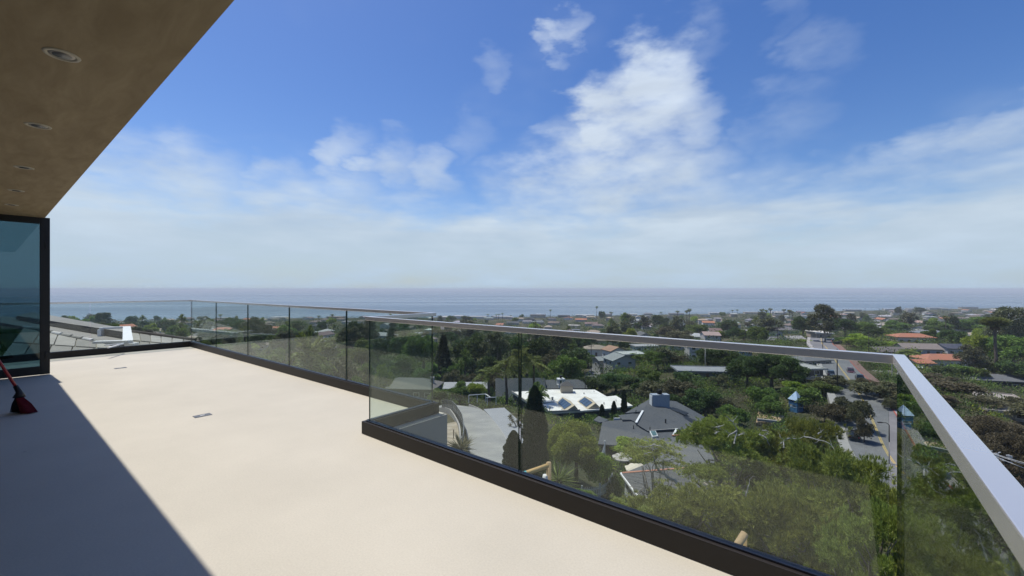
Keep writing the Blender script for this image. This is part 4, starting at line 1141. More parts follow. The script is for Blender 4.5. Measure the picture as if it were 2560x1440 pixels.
# walls
wl_ = MB()
zf = -3.0
for poly in ([L3(1630, 1003, 82), L3(1575, 1036, 76.5), L3(1600, 1060, 71.8), L3(1625, 1075, 70), L3(1690, 1070, 70), L3(1752, 1074, 71)], [L3(1512, 1056, 73.3), L3(1575, 1051, 73.5), L3(1600, 1075, 70), L3(1632, 1115, 64), L3(1502, 1106, 65)]):
    n = len(poly)
    wl_.add([(q.x, q.y, q.z - 0.3) for q in poly] + [(q.x, q.y, zf) for q in poly], [(i, n + i, n + (i + 1) % n, (i + 1) % n) for i in range(n)])
wl_.build('wall', mat('dark_siding', (0.10, 0.11, 0.115), 0.85, 0.1, 1.5), h3)
cc = L3(1649, 1010, 80)
chm = MB().box(-1.65, 1.65, -0.7, 0.7, -2.5, 1.9).build('chimney', M_BGW, h3, (cc.x, cc.y, cc.z), R(4))
for x in (-0.35, 0.85): MB().lathe([(0.42, 1.9), (0.47, 2.05), (0.47, 2.6), (0.36, 2.66), (0.36, 2.72), (0.01, 2.74)], 14).build('flue', M_BLK, chm)
box_part('chimney_sunlit_face', M_WHITE, chm, (-1.72, 0, 0.2), (0.06, 1.2, 3.0))  # added white sheet paints the sunlight on the chimney's left face
for x, y, Z, hh, r_ in ((1664, 1060, 72, 0.85, 0.13), (1594, 1020, 80, 0.6, .08), (1613, 1039, 76, .35, .2), (1584, 1071, 70.3, .5, .08), (1625, 1076, 69.2, .6, .07), (1590, 1031, 77, .45, .07)):
    q = L3(x, y, Z); MB().lathe([(r_ * 1.5, -0.1), (r_, 0.12), (r_, hh), (0.01, hh + .02)], 8).build('roof_vent', M_BLK, h3, q)
for a, b, c_, d_ in (((1672, 1026, 79), (1712, 1042, 76), (1722, 1039, 77), (1684, 1024, 80)), ((1702, 1049, 75), (1740, 1066, 72), (1750, 1062, 73), (1712, 1046, 76))):
    MB().sheet([L3(*a) + Vector((0, 0, .35)), L3(*b) + Vector((0, 0, .35)), L3(*c_) + Vector((0, 0, .5)), L3(*d_) + Vector((0, 0, .5))], 0.1).build('solar_panel', M_SKYG if False else M_BLK, h3)
q = [L3(1624, 1083, 68), L3(1639, 1082, 68), L3(1645, 1095, 66.5), L3(1631, 1097, 66.3)]
sk = MB().sheet([v + Vector((0, 0, .35)) for v in q], 0.3).build('skylight', M_WHITE, h3)
cq = sum(q, Vector()) / 4
MB().sheet([v.lerp(cq, 0.22) + Vector((0, 0, .42)) for v in q], 0.05).build('pane', mat('green_skylight_glass', (0.10, 0.17, 0.16), 0.15, 0.1, 1, spec=0.8), sk)
q = L3(1739, 1082, 67); MB().lathe([(0.02, 0.55), (0.35, 0.48), (0.55, 0.25), (0.6, 0.0), (0.5, -0.2)], 14).build('roof_dome', M_WHITE, h3, q, smooth=True)
wq = L3(1543, 1047, 75.5); box_part('gable_window', M_WHITE, h3, (wq.x, wq.y, wq.z - 0.3), (1.2, 0.2, 0.9))
FOOT += [(h3o.x, h3o.y, 9), (h3o.x - 6, h3o.y - 3, 6)]

# --- lower house with terracotta ridge caps
M_SHM = mat('mid_grey_shingles', (0.115, 0.118, 0.118), 0.9, 0.2, 3.0, 0.3, 30, tint2=(0.15, 0.145, 0.135), var2=0.5, scale2=0.4)
M_TERR = mat('terracotta_ridge', (0.42, 0.19, 0.12), 0.85, 0.15, 4)
h4o = PZ(1660, 1185, 49); h4o.z = EYE - 25.5
h4 = empty('ridge_cap_house', h4o, 0, 'white walled house with grey roof and terracotta ridge caps under the pines', 'house')
def L4(px, py, Z): return PZ(px, py, Z) - h4o
def courses(parent, A, Bq, C, D, n, m):
    """a roof slope laid in overlapping courses from ridge A-B down to eave D-C"""
    for k in range(n):
        t0, t1 = k / n, (k + 1.08) / n
        q = [A.lerp(D, t0), Bq.lerp(C, t0), Bq.lerp(C, t1), A.lerp(D, t1)]
        lift = Vector((0, 0, 0.03))
        MB().sheet([q[0], q[1], q[2] + lift, q[3] + lift], 0.05).build('shingle_course', m, parent)
r4 = roof_sheet(h4, [L4(1554, 1184, 48.3), L4(1772, 1167, 50.3), L4(1800, 1226, 45.3), L4(1604, 1248, 43.3)], 0.2, M_SHM)
courses(r4, L4(1554, 1184, 48) + up, L4(1772, 1167, 50) + up, L4(1800, 1226, 45) + up, L4(1604, 1248, 43) + up, 18, M_SHM)
roof_sheet(h4, [L4(1560, 1182, 48.4), L4(1640, 1150, 53), L4(1680, 1092, 62), L4(1760, 1087, 62), L4(1790, 1160, 51.5), L4(1770, 1166, 50.5)], 0.2, M_SHM)
bar3(h4, L4(1556, 1184, 48.1) + up, L4(1604, 1180, 48.5) + up, 0.28, 0.1, M_TERR, 'ridge_cap')
bar3(h4, L4(1606, 1180, 48.5) + up, L4(1690, 1173.6, 49.3) + up, 0.28, 0.1, M_TERR, 'ridge_cap')
bar3(h4, L4(1692, 1173.5, 49.3) + up, L4(1771, 1167, 50.1) + up, 0.28, 0.1, M_TERR, 'ridge_cap')
bar3(h4, L4(1680, 1090, 62.1) + up, L4(1760, 1086, 62.1) + up, 0.3, 0.12, M_TERR, 'ridge_cap')
bar3(h4, L4(1552, 1183, 48.2) - up * 4, L4(1600, 1249, 43.1) - up * 4, 0.22, 0.2, M_WHITE, 'barge_board')
wq = [L4(1562, 1187, 47.6), L4(1605, 1245, 43.6), L4(1790, 1224, 45.4), L4(1765, 1168, 50)]
w4 = MB(); w4.add([(q.x, q.y, q.z - 0.22) for q in wq] + [(q.x, q.y, -3.5) for q in wq], [(i, 4 + i, 4 + (i + 1) % 4, (i + 1) % 4) for i in range(4)])
w4.build('wall', mat('white_siding', (0.60, 0.60, 0.58), 0.85, 0.05, 1.5), h4)
for t_ in (0.18, 0.40, 0.62, 0.84):
    q = wq[0].lerp(wq[1], t_); dv = (wq[1] - wq[0]); rz_ = math.atan2(dv.y, dv.x)
    o_ = box_part('window', M_FRAME, h4, (q.x, q.y, q.z - 0.95), (0.62, 0.14, 0.62), rz_); link('pane', unit_box(M_DARKP), o_, (0, -0.3, 0), 0, (0.75, 0.6, 0.75)); link('pane', unit_box(M_DARKP), o_, (0, 0.3, 0), 0, (0.75, 0.6, 0.75))
FOOT += [(h4o.x, h4o.y, 7), (h4o.x + 5, h4o.y + 4, 6)]

# --- the other houses one can tell apart: photo bearing, distance, size, roof, colours, label
house(1027, 123, 16, 9, 3.4, -6, 'hip', 2.0, (0.10, 0.105, 0.105), (0.17, 0.155, 0.14), label='brown hip roofed house with dark walls behind the glass corner', landmark='the brown hip roof behind the glass corner', pyb=990, chim=[(6.5, 0, 1.0, 2.2)])
house(1165, 118, 11, 6, 2.6, 2, 'gable_x', 0.9, CRM, LGT, label='low pale roof behind the green hedge by the driveway', pyb=986)
house(1548, 166, 9.5, 8, 5.8, 14, 'gable_y', 1.7, (0.42, 0.41, 0.39), (0.24, 0.26, 0.25), rows=2, label='two storey grey gabled house among trees above the lane', landmark='the two-storey grey gabled house', pyb=932)
house(1512, 176, 8, 7, 3.6, 14, 'gable_x', 1.0, (0.42, 0.41, 0.39), (0.26, 0.28, 0.27), label='low pale green roof left of the two-storey grey gabled house', pyb=918)
house(1577, 190, 10, 9, 6.5, 10, 'flat', 0.2, (0.38, 0.36, 0.33), (0.42, 0.44, 0.40), rows=2, label='tall flat roofed house behind the two-storey grey gabled house', pyb=918)
house(1535, 215, 9, 8, 4.2, 20, 'gable_y', 1.8, WHT, (0.33, 0.20, 0.13), label='white cottage with arched front and orange roof below the handrail', pyb=894)
house(1490, 225, 12, 9, 4.0, -10, 'hip', 1.6, WHT, TAN, label='white house with tan roof under the handrail above the lane', pyb=888)
house(1612, 235, 13, 9, 6, 5, 'flat', 0.2, (0.55, 0.56, 0.58), LGT, rows=2, label='pale two storey box house just under the handrail', pyb=890)
house(1738, 185, 7, 8, 6.5, -8, 'gable_y', 1.4, (0.45, 0.42, 0.40), ORG, rows=2, label='tall narrow house with orange roof touching the handrail', pyb=896)
house(1758, 142, 17, 8, 2.9, -7, 'flat', 0.2, (0.16, 0.17, 0.18), (0.27, 0.28, 0.29), label='long low modern house with pale flat roof in the trees', landmark='the long low flat-roofed modern house', pyb=944, ov=1.0)
house(1845, 190, 8, 8, 6, 25, 'flat', 0.2, (0.25, 0.32, 0.38), LGT, rows=2, label='blue-grey box house with white stair rails below the handrail', pyb=905)
hb = house(2000, 134, 8.8, 8, 5.6, 6, 'flat', 0.2, (0.13, 0.12, 0.11), (0.36, 0.36, 0.33), rows=2, label='two storey house with grey flat roof and balcony left of the road', landmark='the balcony house left of the road', pyb=960, ov=0.9)
box_part('balcony', M_CONC, hb, (0, -4.9, 2.7), (8.6, 1.7, 0.2)); box_part('balcony_rail', M_FRAME, hb, (0, -5.7, 3.6), (8.6, 0.06, 0.08)); box_part('balcony_rail', M_FRAME, hb, (0, -5.7, 3.2), (8.6, 0.06, 0.08))
house(2023, 165, 12, 8, 3.0, 12, 'hip', 1.3, (0.28, 0.27, 0.25), (0.15, 0.155, 0.16), label='grey hip roofed house left of the road junction', pyb=915)
house(2215, 150, 9, 7, 4.4, -20, 'hip', 1.2, (0.21, 0.21, 0.21), (0.22, 0.20, 0.18), label='small grey hip roofed house right of the road below the handrail', landmark='the small grey house right of the road', pyb=965, rows=1)
house(2222, 160, 6, 6, 6.2, -20, 'flat', 0.2, (0.40, 0.40, 0.42), (0.40, 0.42, 0.46), label='pale upper storey box behind the small grey house right of the road', pyb=960)
hv = house(2352, 176, 17, 9, 3.6, -6, 'hip', 1.7, (0.60, 0.585, 0.54), ORG, label='white villa with orange tiled hip roof and white chimney', landmark='the large orange-roofed white villa', pyb=916, chim=None)
box_part('chimney', M_WHITE, hv, (5.2, -4.7, 2.2), (2.0, 1.0, 5.2))
house(2300, 172, 6, 6, 2.6, -6, 'gable_x', 1.0, (0.60, 0.585, 0.54), ORG, label='small orange roofed annexe left of the white villa', pyb=920)
house(2276, 226, 17, 9, 3.6, -12, 'hip', 1.6, (0.58, 0.55, 0.50), ORG, label='orange tiled roof house with white porch behind the handrail corner', landmark='the farther orange-tiled house', pyb=857)
house(2325, 250, 15, 9, 4.6, -5, 'hip', 1.3, (0.22, 0.27, 0.32), (0.16, 0.18, 0.20), label='blue-grey house behind the farther orange-tiled house', pyb=850)
house(2292, 196, 15, 8, 3.2, -9, 'gable_x', 2.0, (0.38, 0.40, 0.42), (0.22, 0.19, 0.165), label='grey gabled house with tan roof between the two orange roofs', landmark='the tan-roofed gabled house', pyb=886)
house(2398, 198, 16, 9, 3.4, -9, 'gable_x', 1.6, (0.42, 0.43, 0.44), (0.045, 0.055, 0.08), label='house with dark solar panelled roof right of the tan-roofed gable', pyb=886)
house(2375, 250, 17, 9, 5.2, -10, 'hip', 1.6, (0.30, 0.33, 0.38), (0.15, 0.16, 0.175), label='large slate-blue two storey house above the villa', pyb=858)
hk = house(2462, 150, 15, 8, 3.6, -14, 'hip', 1.3, (0.018, 0.022, 0.03), (0.115, 0.125, 0.125), label='black walled house with grey roof and white deck rails at right', landmark='the black-walled house', pyb=968, ov=1.2)
box_part('deck_rail', M_WHITE, hk, (-4.5, -7.2, 1.1), (11, 0.1, 0.12)); box_part('deck_rail', M_WHITE, hk, (-4.5, -7.2, 0.4), (11, 0.1, 0.1)); box_part('chimney', M_WHITE, hk, (0.5, 0.5, 5.4), (0.5, 0.5, 2.2))
house(2540, 150, 13, 9, 3.6, -14, 'hip', 1.6, (0.018, 0.022, 0.03), (0.12, 0.125, 0.12), label='right wing of the black walled house at the picture edge', pyb=972, ov=1.0)
house(2487, 116, 8, 8, 3.6, -35, 'flat', 0.2, (0.27, 0.25, 0.235), (0.30, 0.27, 0.23), label='small grey-brown flat roofed house among dry trees at right', landmark='the small grey-brown flat roof at right', pyb=1022)
house(2560, 100, 14, 5, 2.2, -25, 'flat', 0.2, (0.30, 0.29, 0.27), (0.42, 0.40, 0.36), label='low pale flat roof among dry trees at the right edge', pyb=1050)
house(1981, 262, 11, 8, 3.6, 8, 'gable_x', 1.6, (0.56, 0.56, 0.54), (0.30, 0.30, 0.28), label='white cottage with pale roof left of the upper road', landmark='the white cottage by the upper road', pyb=860)
house(1937, 275, 15, 9, 3.4, -4, 'gable_x', 1.9, (0.35, 0.35, 0.36), (0.17, 0.17, 0.18), label='long grey roofed house left of the white cottage', pyb=862)
house(2215, 190, 12, 8, 3.2, -6, 'gable_x', 1.6, (0.20, 0.18, 0.16), (0.125, 0.115, 0.105), label='dark brown roofed bungalow just left of the handrail corner', pyb=893)

# --- long pale buildings along the shore
for i, (px, w, h, c_) in enumerate(((1150, 26, 5, WHT), (1195, 34, 4, WHT), (1255, 40, 4, WHT), (1345, 30, 6, BRN), (1410, 24, 4, GREY), (1462, 36, 4, WHT), (1515, 24, 5, LGT), (1575, 28, 4, WHT), (1690, 30, 4, LGT), (1790, 30, 4, WHT), (1880, 34, 4, CRM), (1945, 30, 4, WHT), (2130, 36, 4, LGT), (2230, 40, 4, WHT), (2290, 44, 4, WHT), (2340, 40, 5, WHT), (2420, 40, 5, BRN), (700, 30, 4, WHT), (560, 26, 4, LGT), (400, 24, 4, WHT), (840, 30, 4, TAN))):
    a_ = math.atan((px - CX) / FPX); r_ = coast_r(a_) - 34
    o = house(px, r_ * math.cos(a_), w, 14, h, -10, 'flat', 0.2, c_ if c_ is not BRN else CRM, c_, noun='long low shore building', win=False)
    o['group'] = 'buildings along the shore'
# --- random town houses beyond, kept clear of road and each other
ROOFC = [(GREY, 'grey-roofed'), (GREY, 'grey-roofed'), (DGREY, 'dark-roofed'), (BRN, 'brown-roofed'), (TAN, 'tan-roofed'), (LGT, 'pale-roofed'), (WHT, 'white-roofed'), (WHT, 'white-roofed'), (BRN, 'brown-roofed'), (GREY, 'grey-roofed'), (BRN, 'brown-roofed'), (LGT, 'pale-roofed'), (TAN, 'tan-roofed'), (DGREY, 'dark-roofed'), (ORG, 'orange-roofed')]
WALLC = [WHT, WHT, CRM, (0.42, 0.42, 0.40), (0.36, 0.30, 0.25), (0.30, 0.33, 0.36), (0.55, 0.50, 0.44)]
rh_ = random.Random(11); placed = 0; tries = 0
while placed < 265 and tries < 60000:
    tries += 1
    px = rh_.uniform(120, 2620); t = rh_.random()
    Z = math.exp(math.log(235) + (math.log(1150) - math.log(235)) * t)
    x = (px - CX) / FPX * Z
    if math.hypot(x, Z) > coast_r(math.atan2(x, Z)) - 14: continue
    if 880 < px < 1420 and Z < 300: continue
    if path_dist(np.array([x]), np.array([Z]), ROAD_S)[0] < 15 or path_dist(np.array([x]), np.array([Z]), LANE_S)[0] < 10: continue
    gap = 9 + Z * 0.010
    if any((x - fx) ** 2 + (Z - fy) ** 2 < (fr + gap) ** 2 for fx, fy, fr in FOOT): continue
    rc, rn = rh_.choice(ROOFC); kind = rh_.choice(['hip', 'gable_x', 'gable_x', 'gable_y', 'hip', 'flat'])
    if rn == 'white-roofed': kind = 'flat'
    if kind == 'flat' and rn in ('orange-roofed', 'brown-roofed', 'tan-roofed'): kind = 'hip'
    w, d, h, rhh = rh_.choice([(14, 9, 3.2, 1.8), (16, 10, 3.2, 2.0), (12, 9, 5.6, 1.7), (18, 9, 3.4, 1.9), (11, 8, 3.2, 1.6)])
    k = 1 + 0.06 * rh_.gauss(0, 1)
    rc2 = tuple(min(max(c * k * (1 + 0.05 * rh_.gauss(0, 1)), 0.02), 0.75) for c in rc)
    nn = {'flat': 'flat-topped house', 'hip': 'hip-roofed house', 'gable_x': 'gabled house', 'gable_y': 'gable-fronted house'}[kind]
    o = house(px, Z, w, d, h, rh_.choice([-14, -10, 76, -16, 80]) + rh_.gauss(0, 4), kind, rhh, rh_.choice(WALLC), rc2, noun=('two-storey ' if h > 5 else '') + rn.replace('-roofed', '') + ' ' + nn, win=Z < 330, chim=[(w * 0.3, 0.5, 0.8, 1.6)] if rh_.random() < 0.35 and Z < 420 else None, rows=2 if h > 5 else 1)
    o['group'] = 'houses of the town below'
    placed += 1
# ------------------------------------------------------------------ trees one can tell apart
T = tree
# pines below the terrace
PINES = [T('pine', 1815, 1026, 235, 42, 'pine with pale dead branches on top, right of the grey roof', 'the pine with pale dead branches', seed=0, crown=0.6),
 T('pine', 2012, 1034, 265, 41, 'pine left of the street, in front of the blue tower', 'the pine in front of the blue tower', seed=1, crown=0.75),
 T('pine', 1632, 1100, 150, 37, 'sparse pine with a bare dead trunk in front of the grey roofs', 'the dead-trunked pine', seed=2, crown=0.30),
 T('pine', 1720, 1205, 380, 24, 'broad pine behind the front glass, just below the terracotta ridge caps', None, seed=1),
 T('pine', 2100, 1092, 340, 29, 'tall pine left of the railing corner, hiding the street', None, seed=2),
 T('pine', 1965, 1175, 330, 22, 'large near pine behind the front glass, right of the ridge-capped house', None, seed=0),
 T('pine', 2190, 1225, 270, 17.5, 'nearest pine at the bottom right below the railing corner', None, seed=1),
 T('pine', 1570, 1270, 240, 20, 'small pine at the foot of the dark railing base', None, seed=2),
 T('pine', 2345, 1150, 190, 35, 'dark pine seen through the side glass pane', None, seed=2),
 T('pine', 2410, 1330, 220, 22, 'low pine at the lower right, in front of the parked green car', None, seed=0)]
# lime trees, cypresses near the drive
T('lime', 1440, 1036, 172, 46, 'bright green leafy tree in front of the white flat roof', 'the bright leafy tree by the cypress', seed=0)
T('lime', 1572, 1092, 110, 64, 'bright green tree beside the patio umbrella', None, seed=1)
T('lime', 1500, 1120, 70, 44, 'small bright green tree between the leafy tree and umbrella', None, seed=2)
T('cypress', 1337, 967, 60, 37, 'tall dark cypress column beside the glass seam', 'the tall dark cypress column', seed=0)
T('cypress', 1284, 1078, 52, 36, 'shorter dark cypress at the edge of the driveway', None, seed=1)
for px, py, Z, l in ((1505, 1012, 88, 'leftmost of three thin cypresses before the white roof'), (1535, 1004, 88, 'middle one of three thin cypresses before the white roof'), (1560, 976, 90, 'tallest of three thin cypresses, right of the white roof')):
    T('cypress', px, py, 13, Z, l, None, seed=2, lod=1)
T('shrub', 1535, 1195, 60, 44, 'green shrub beside the white picket fence', None); T('shrub', 1450, 1222, 90, 36, 'low shrub in front of the picket fence', None)
T('shrub', 1500, 1262, 110, 26, 'shrub at the railing base left of the near pines', None); T('shrub', 1190, 1140, 46, 34, 'yellow-green bush at the end of the chain-link fence', None)
# palms behind the drive
for px, py, Z, l in ((1222, 916, 98, 'leftmost feathery palm of the group by the driveway'), (1266, 894, 96, 'second feathery palm from the left by the driveway'), (1301, 862, 95, 'tallest feathery palm, behind the glass seam'), (1334, 884, 98, 'rightmost feathery palm of the driveway group')):
    T('queenpalm', px, py, 104, Z, l, 'the driveway palms' if px == 1266 else None, seed=px % 3)
T('datepalm', 1345, 968, 70, 72, 'short bushy palm behind the tall cypress column', None)
T('datepalm', 1163, 880, 44, 150, 'stubby palm with dead skirt in the canyon woods', 'the stubby canyon palm')
# canyon woods
T('conifer', 1108, 833, 62, 152, 'tall dark conifer in the canyon woods', 'the tall dark conifer', seed=0)
WOODS = [('dark',1180,822,120,185),('euc',1240,818,85,176),('dark',1300,830,90,180),('dark',1345,830,90,178),('round',1415,870,105,140),('dark',1210,880,80,150),('euc',1280,880,60,150),('round',1060,820,110,180),('dark',1005,826,110,190),
 ('dark',945,838,95,195),('round',905,845,80,170),('dark',880,795,62,240),('round',1010,880,90,150),('round',1070,905,80,140),('olive',1135,920,70,135),('brown',1230,925,80,128),('round',1130,900,60,150),('brown',1180,930,60,130),('olive',1370,860,80,165),
 ('lime',958,905,52,114),('round',910,905,70,125),('olive',860,880,110,110),('round',795,890,90,95),('olive',720,880,100,90),('round',660,870,90,110),('olive',600,862,90,120),('round',540,850,80,130),('brown',840,925,100,70),('olive',760,935,110,55),
 ('round',1100,965,60,98),('round',1150,952,66,102),('lime',1186,950,70,104),('round',1222,966,44,100),('lime',1010,1000,60,80),('olive',930,985,80,70),('round',700,835,60,210),('dark',640,828,60,230),('round',820,842,70,190),('olive',760,850,80,150),('round',690,868,80,120),('dark',600,846,70,160),('olive',850,905,90,90),('lime',820,928,70,66),('round',890,935,80,74),('olive',560,846,60,150),('round',500,842,60,140),('lime',420,838,56,110),('round',460,845,60,120),('round',380,832,50,130),('round',1395,925,60,125),('round',1340,915,60,130),('dark',1385,915,60,140),
 ('dark',1480,934,95,124),('dark',1540,925,105,128),('dark',1592,938,85,120),('round',1620,918,70,130),('round',1470,880,50,190),('round',1645,868,70,160),('olive',1690,872,75,165),('euc',1660,870,60,158),('dark',1712,926,66,130),('olive',1795,930,50,128),('dark',1770,862,90,155),('dark',1815,868,90,150),('round',1600,880,60,185),
 ('olive',1640,945,105,105),('olive',1700,940,120,101),('dark',1760,962,115,95),('olive',1805,985,90,92),('round',1835,1005,80,86),('dark',1668,975,80,96),
 ('dark',1930,872,150,122),('dark',1868,880,105,127),('dark',1985,905,80,126),('round',1905,960,80,104),('round',2005,960,100,106),('lime',1985,945,60,114),('round',2055,948,90,112),('olive',2078,930,80,116),('round',1925,990,70,98),
 ('brown',2062,1004,70,93),('brown',2085,1005,76,90),('olive',2110,985,60,92),('olive',2148,988,66,85),('brown',2160,1040,46,80),('olive',2200,940,125,104),('brown',2165,945,60,112),('olive',2228,990,40,96),
 ('round',2262,955,60,112),('dark',2285,985,80,98),('dark',2305,1040,80,86),('dark',2280,1030,60,90),('round',2330,1100,80,70),
 ('brown',2330,930,110,128),('brown',2392,948,135,114),('olive',2445,985,120,106),('brown',2345,985,90,104),('brown',2415,1040,110,88),('brown',2490,1035,170,78),('brown',2560,1068,170,70),('olive',2590,1000,120,95),('brown',2545,1170,170,52),('brown',2480,1120,120,64),('olive',2530,985,60,105),
 ('dark',2360,912,64,152),('round',2402,908,74,153),('round',2440,914,60,150),('euc',2430,862,70,158),('lime',2452,825,76,176),('round',2535,822,110,168),('dark',2555,895,110,150),('round',2490,900,80,156),('euc',2512,766,86,192),('dark',2570,775,70,240),
 ('lime',2150,832,70,205),('round',2178,845,70,196),('lime',2122,846,34,215),('lime',2230,852,48,205),('round',2110,842,50,225),('lime',1888,815,42,262),('round',1860,822,44,262),('lime',2008,848,46,245),('round',2040,852,40,240),
 ('euc',1920,792,86,310),('dark',2008,783,60,280),('dark',2112,788,56,278),('round',2150,800,70,290),('round',2190,815,70,270),('dark',1650,784,46,450),('olive',1672,812,70,292),('olive',1700,822,80,275),('round',1744,806,60,310),('round',1802,822,42,275),('euc',1570,780,40,400),('dark',1822,800,46,340),
 ('round',2345,800,60,330),('round',2430,790,100,330),('dark',2380,785,26,330),('round',2240,800,60,340),('round',2480,840,60,210)]
rs = random.Random(5)
for k, px, py, w, Z in WOODS:
    T(k, px, py, w, Z, seed=rs.randrange(3))
T('euc', 2062, 760, 78, 236, 'tall eucalyptus standing over the upper road', 'the tall eucalyptus', seed=0)
T('fanpalm', 2487, 795, 52, 162, 'thick fan palm with a shaggy trunk at the right', 'the shaggy fan palm at right', lod=0)
T('queenpalm', 2270, 872, 62, 168, 'feathery palm just beyond the handrail corner', None)
T('datepalm', 1560, 786, 28, 385, 'dark date palm above the handrail, right of another', None); T('datepalm', 1528, 800, 24, 385, 'smaller dark date palm above the handrail', None)
T('fanpalm', 2364, 790, 14, 300, 'fan palm between the dense trees above the villa', None)
# shore palms: thin fan palms against the sea
for i, (px, py, Z) in enumerate([(1220,785,790),(1230,790,800),(1241,786,790),(1247,785,800),(1256,783,790),(1376,774,810),(1492,766,800),(1528,780,700),(1653,780,760),(1694,777,640),(1717,776,560),(1724,772,560),(1831,775,860),(1843,774,860),(1903,773,640),(1916,775,640),(1926,771,640),(1960,773,660),(1974,775,560),(2350,774,980),(2358,776,960),(455,786,600),(551,786,600),(797,789,640),(831,786,640),(826,793,640),(178,795,560),(1277,788,800),(1300,790,780),(1980,778,560)]):
    T('fanpalm', px, py, 8 if Z > 700 else 11, Z, seed=i % 3, lod=2)
for px, py, w, Z in ((232, 783, 38, 420), (366, 800, 36, 380), (330, 803, 30, 380), (215, 798, 26, 420), (140, 790, 40, 300), (430, 800, 40, 330), (1130, 788, 30, 700), (1165, 787, 36, 690), (2245, 764, 16, 780), (2300, 766, 26, 850), (1505, 775, 18, 700), (1640, 785, 20, 640)):
    T(random.choice(['dark', 'euc', 'dark']), px, py, w, Z)

# ------------------------------------------------------------------ the rest of the town's trees
rt = random.Random(23); nt_ = 0; tries = 0
while nt_ < 250 and tries < 20000:
    tries += 1
    px = rt.uniform(130, 2600); Z = math.exp(rt.uniform(math.log(230), math.log(1050)))
    if nt_ % 3 == 0: px = rt.uniform(440, 1480); Z = math.exp(rt.uniform(math.log(170), math.log(420)))
    elif nt_ % 3 == 1: Z = math.exp(rt.uniform(math.log(210), math.log(520)))
    x = (px - CX) / FPX * Z
    if math.hypot(x, Z) > coast_r(math.atan2(x, Z)) - 8: continue
    if any((x - fx) ** 2 + (Z - fy) ** 2 < (fr + 2) ** 2 for fx, fy, fr in FOOT): continue
    if path_dist(np.array([x]), np.array([Z]), ROAD_S)[0] < 9: continue
    g = ground(px, Z); h = rt.uniform(6, 13); k = rt.choice(['round', 'dark', 'dark', 'dark', 'olive', 'lime', 'euc', 'round', 'datepalm'])
    if k == 'euc': h = rt.uniform(12, 18)
    w = h * rt.uniform(0.8, 1.25) if k != 'euc' else h * 0.8
    if k == 'datepalm': w = h * 0.75
    _, py = proj((g.x, g.y, g.z + h))
    o = T(k, px, py, w / Z * FPX, Z, seed=rt.randrange(3), lod=1 if Z < 300 else 2)
    o['group'] = 'trees between the houses'
    nt_ += 1

# ------------------------------------------------------------------ countless shrubs and ground cover, as masses
def cover(name, label, m, n, zr, seed, leaf, per, spread, hgt, pxr=(-150, 2750)):
    rng = np.random.default_rng(seed)
    px = rng.uniform(*pxr, n * 3); Z = np.exp(rng.uniform(math.log(zr[0]), math.log(zr[1]), n * 3))
    x = (px - CX) / FPX * Z
    ok = np.ones(len(x), bool)
    for P, w in ((ROAD_S, 8.5), (DRIVE_S, 6.8), (LANE_S, 4.5)): ok &= path_dist(x, Z, P) > w
    for fx, fy, fr in FOOT: ok &= (x - fx) ** 2 + (Z - fy) ** 2 > (fr * 0.95) ** 2
    cr_ = np.array([coast_r(a) for a in np.linspace(-1.2, 1.2, 200)]); ok &= np.hypot(x, Z) < np.interp(np.arctan2(x, Z), np.linspace(-1.2, 1.2, 200), cr_) - 4
    # patchy: bare soil between
    ok &= (np.sin(x * 0.11 + 2 * np.sin(Z * 0.07)) + np.sin(Z * 0.13 + 1.7 * np.sin(x * 0.09)) + rng.normal(size=len(x)) * .6) > -0.75
    ok &= ~((px > 930) & (px < 1125) & (Z > 55) & (Z < 124))
    ok &= ~((np.abs(px - 1992) < 30) & (Z > 70) & (Z < 106)) & ~((px > 1400) & (px < 1545) & (Z > 24) & (Z < 58))
    # lot beside the fence stays bare earth
    dd = path_dist(x, Z, DRIVE_S - np.array([5.5, 0])); ok &= ~((dd < 5.5) & (Z < 75))
    x, Z = x[ok][:n], Z[ok][:n]; z = terrain(x, Z)
    s = spread * (0.6 + 0.8 * rng.random(len(x))) * np.clip(Z / 60, 0.45, 3.0)
    c = np.repeat(np.stack([x, Z, z], -1), per, 0); S_ = np.repeat(s, per)
    nn = unit(rng.normal(size=c.shape) + [0, 0, 0.6]); nn[:, 2] = np.abs(nn[:, 2])
    p = c + nn * (S_ * (0.5 + 0.5 * rng.random(len(c))))[:, None] * [1, 1, hgt]
    d = unit(nn * .5 + rng.normal(size=c.shape) * .5 + [0, 0, 0.35])
    q_ = spread * (S_ / spread) ** 0.55
    v, f = diamonds(p, d, leaf * q_ * (0.6 + 0.8 * rng.random(len(c))), leaf * q_ * 0.5, rng)
    o = link(name, np_mesh(name, v, f, m)); o['kind'] = 'stuff'; o['label'] = label; o['category'] = 'undergrowth'
cover('undergrowth', 'dark green undergrowth covering the canyon and gardens', LM['green'], 2600, (26, 330), 3, 0.22, 120, 1.5, 0.85)
cover('dark_undergrowth', 'dense dark bushes filling gaps between houses and trees', LM['dark'], 2400, (60, 900), 4, 0.24, 70, 1.7, 0.85)
cover('dry_scrub', 'dry grey-brown scrub on the slopes', LM['grey'], 1100, (22, 300), 5, 0.20, 80, 1.2, 0.7, (1350, 2750))
cover('hillside_bushes', 'green and olive bushes on the slope behind the long glass run', LM['green'], 900, (22, 160), 9, 0.2, 90, 1.7, 0.9, (100, 1120))
cover('far_greenery', 'distant green tree tops along the shore', LM['dark'], 4600, (330, 1250), 8, 0.42, 22, 1.55, 1.0)
cover('garden_greenery', 'lighter green garden bushes scattered through the town', LM['lime'], 800, (60, 800), 6, 0.26, 60, 1.4, 0.85)
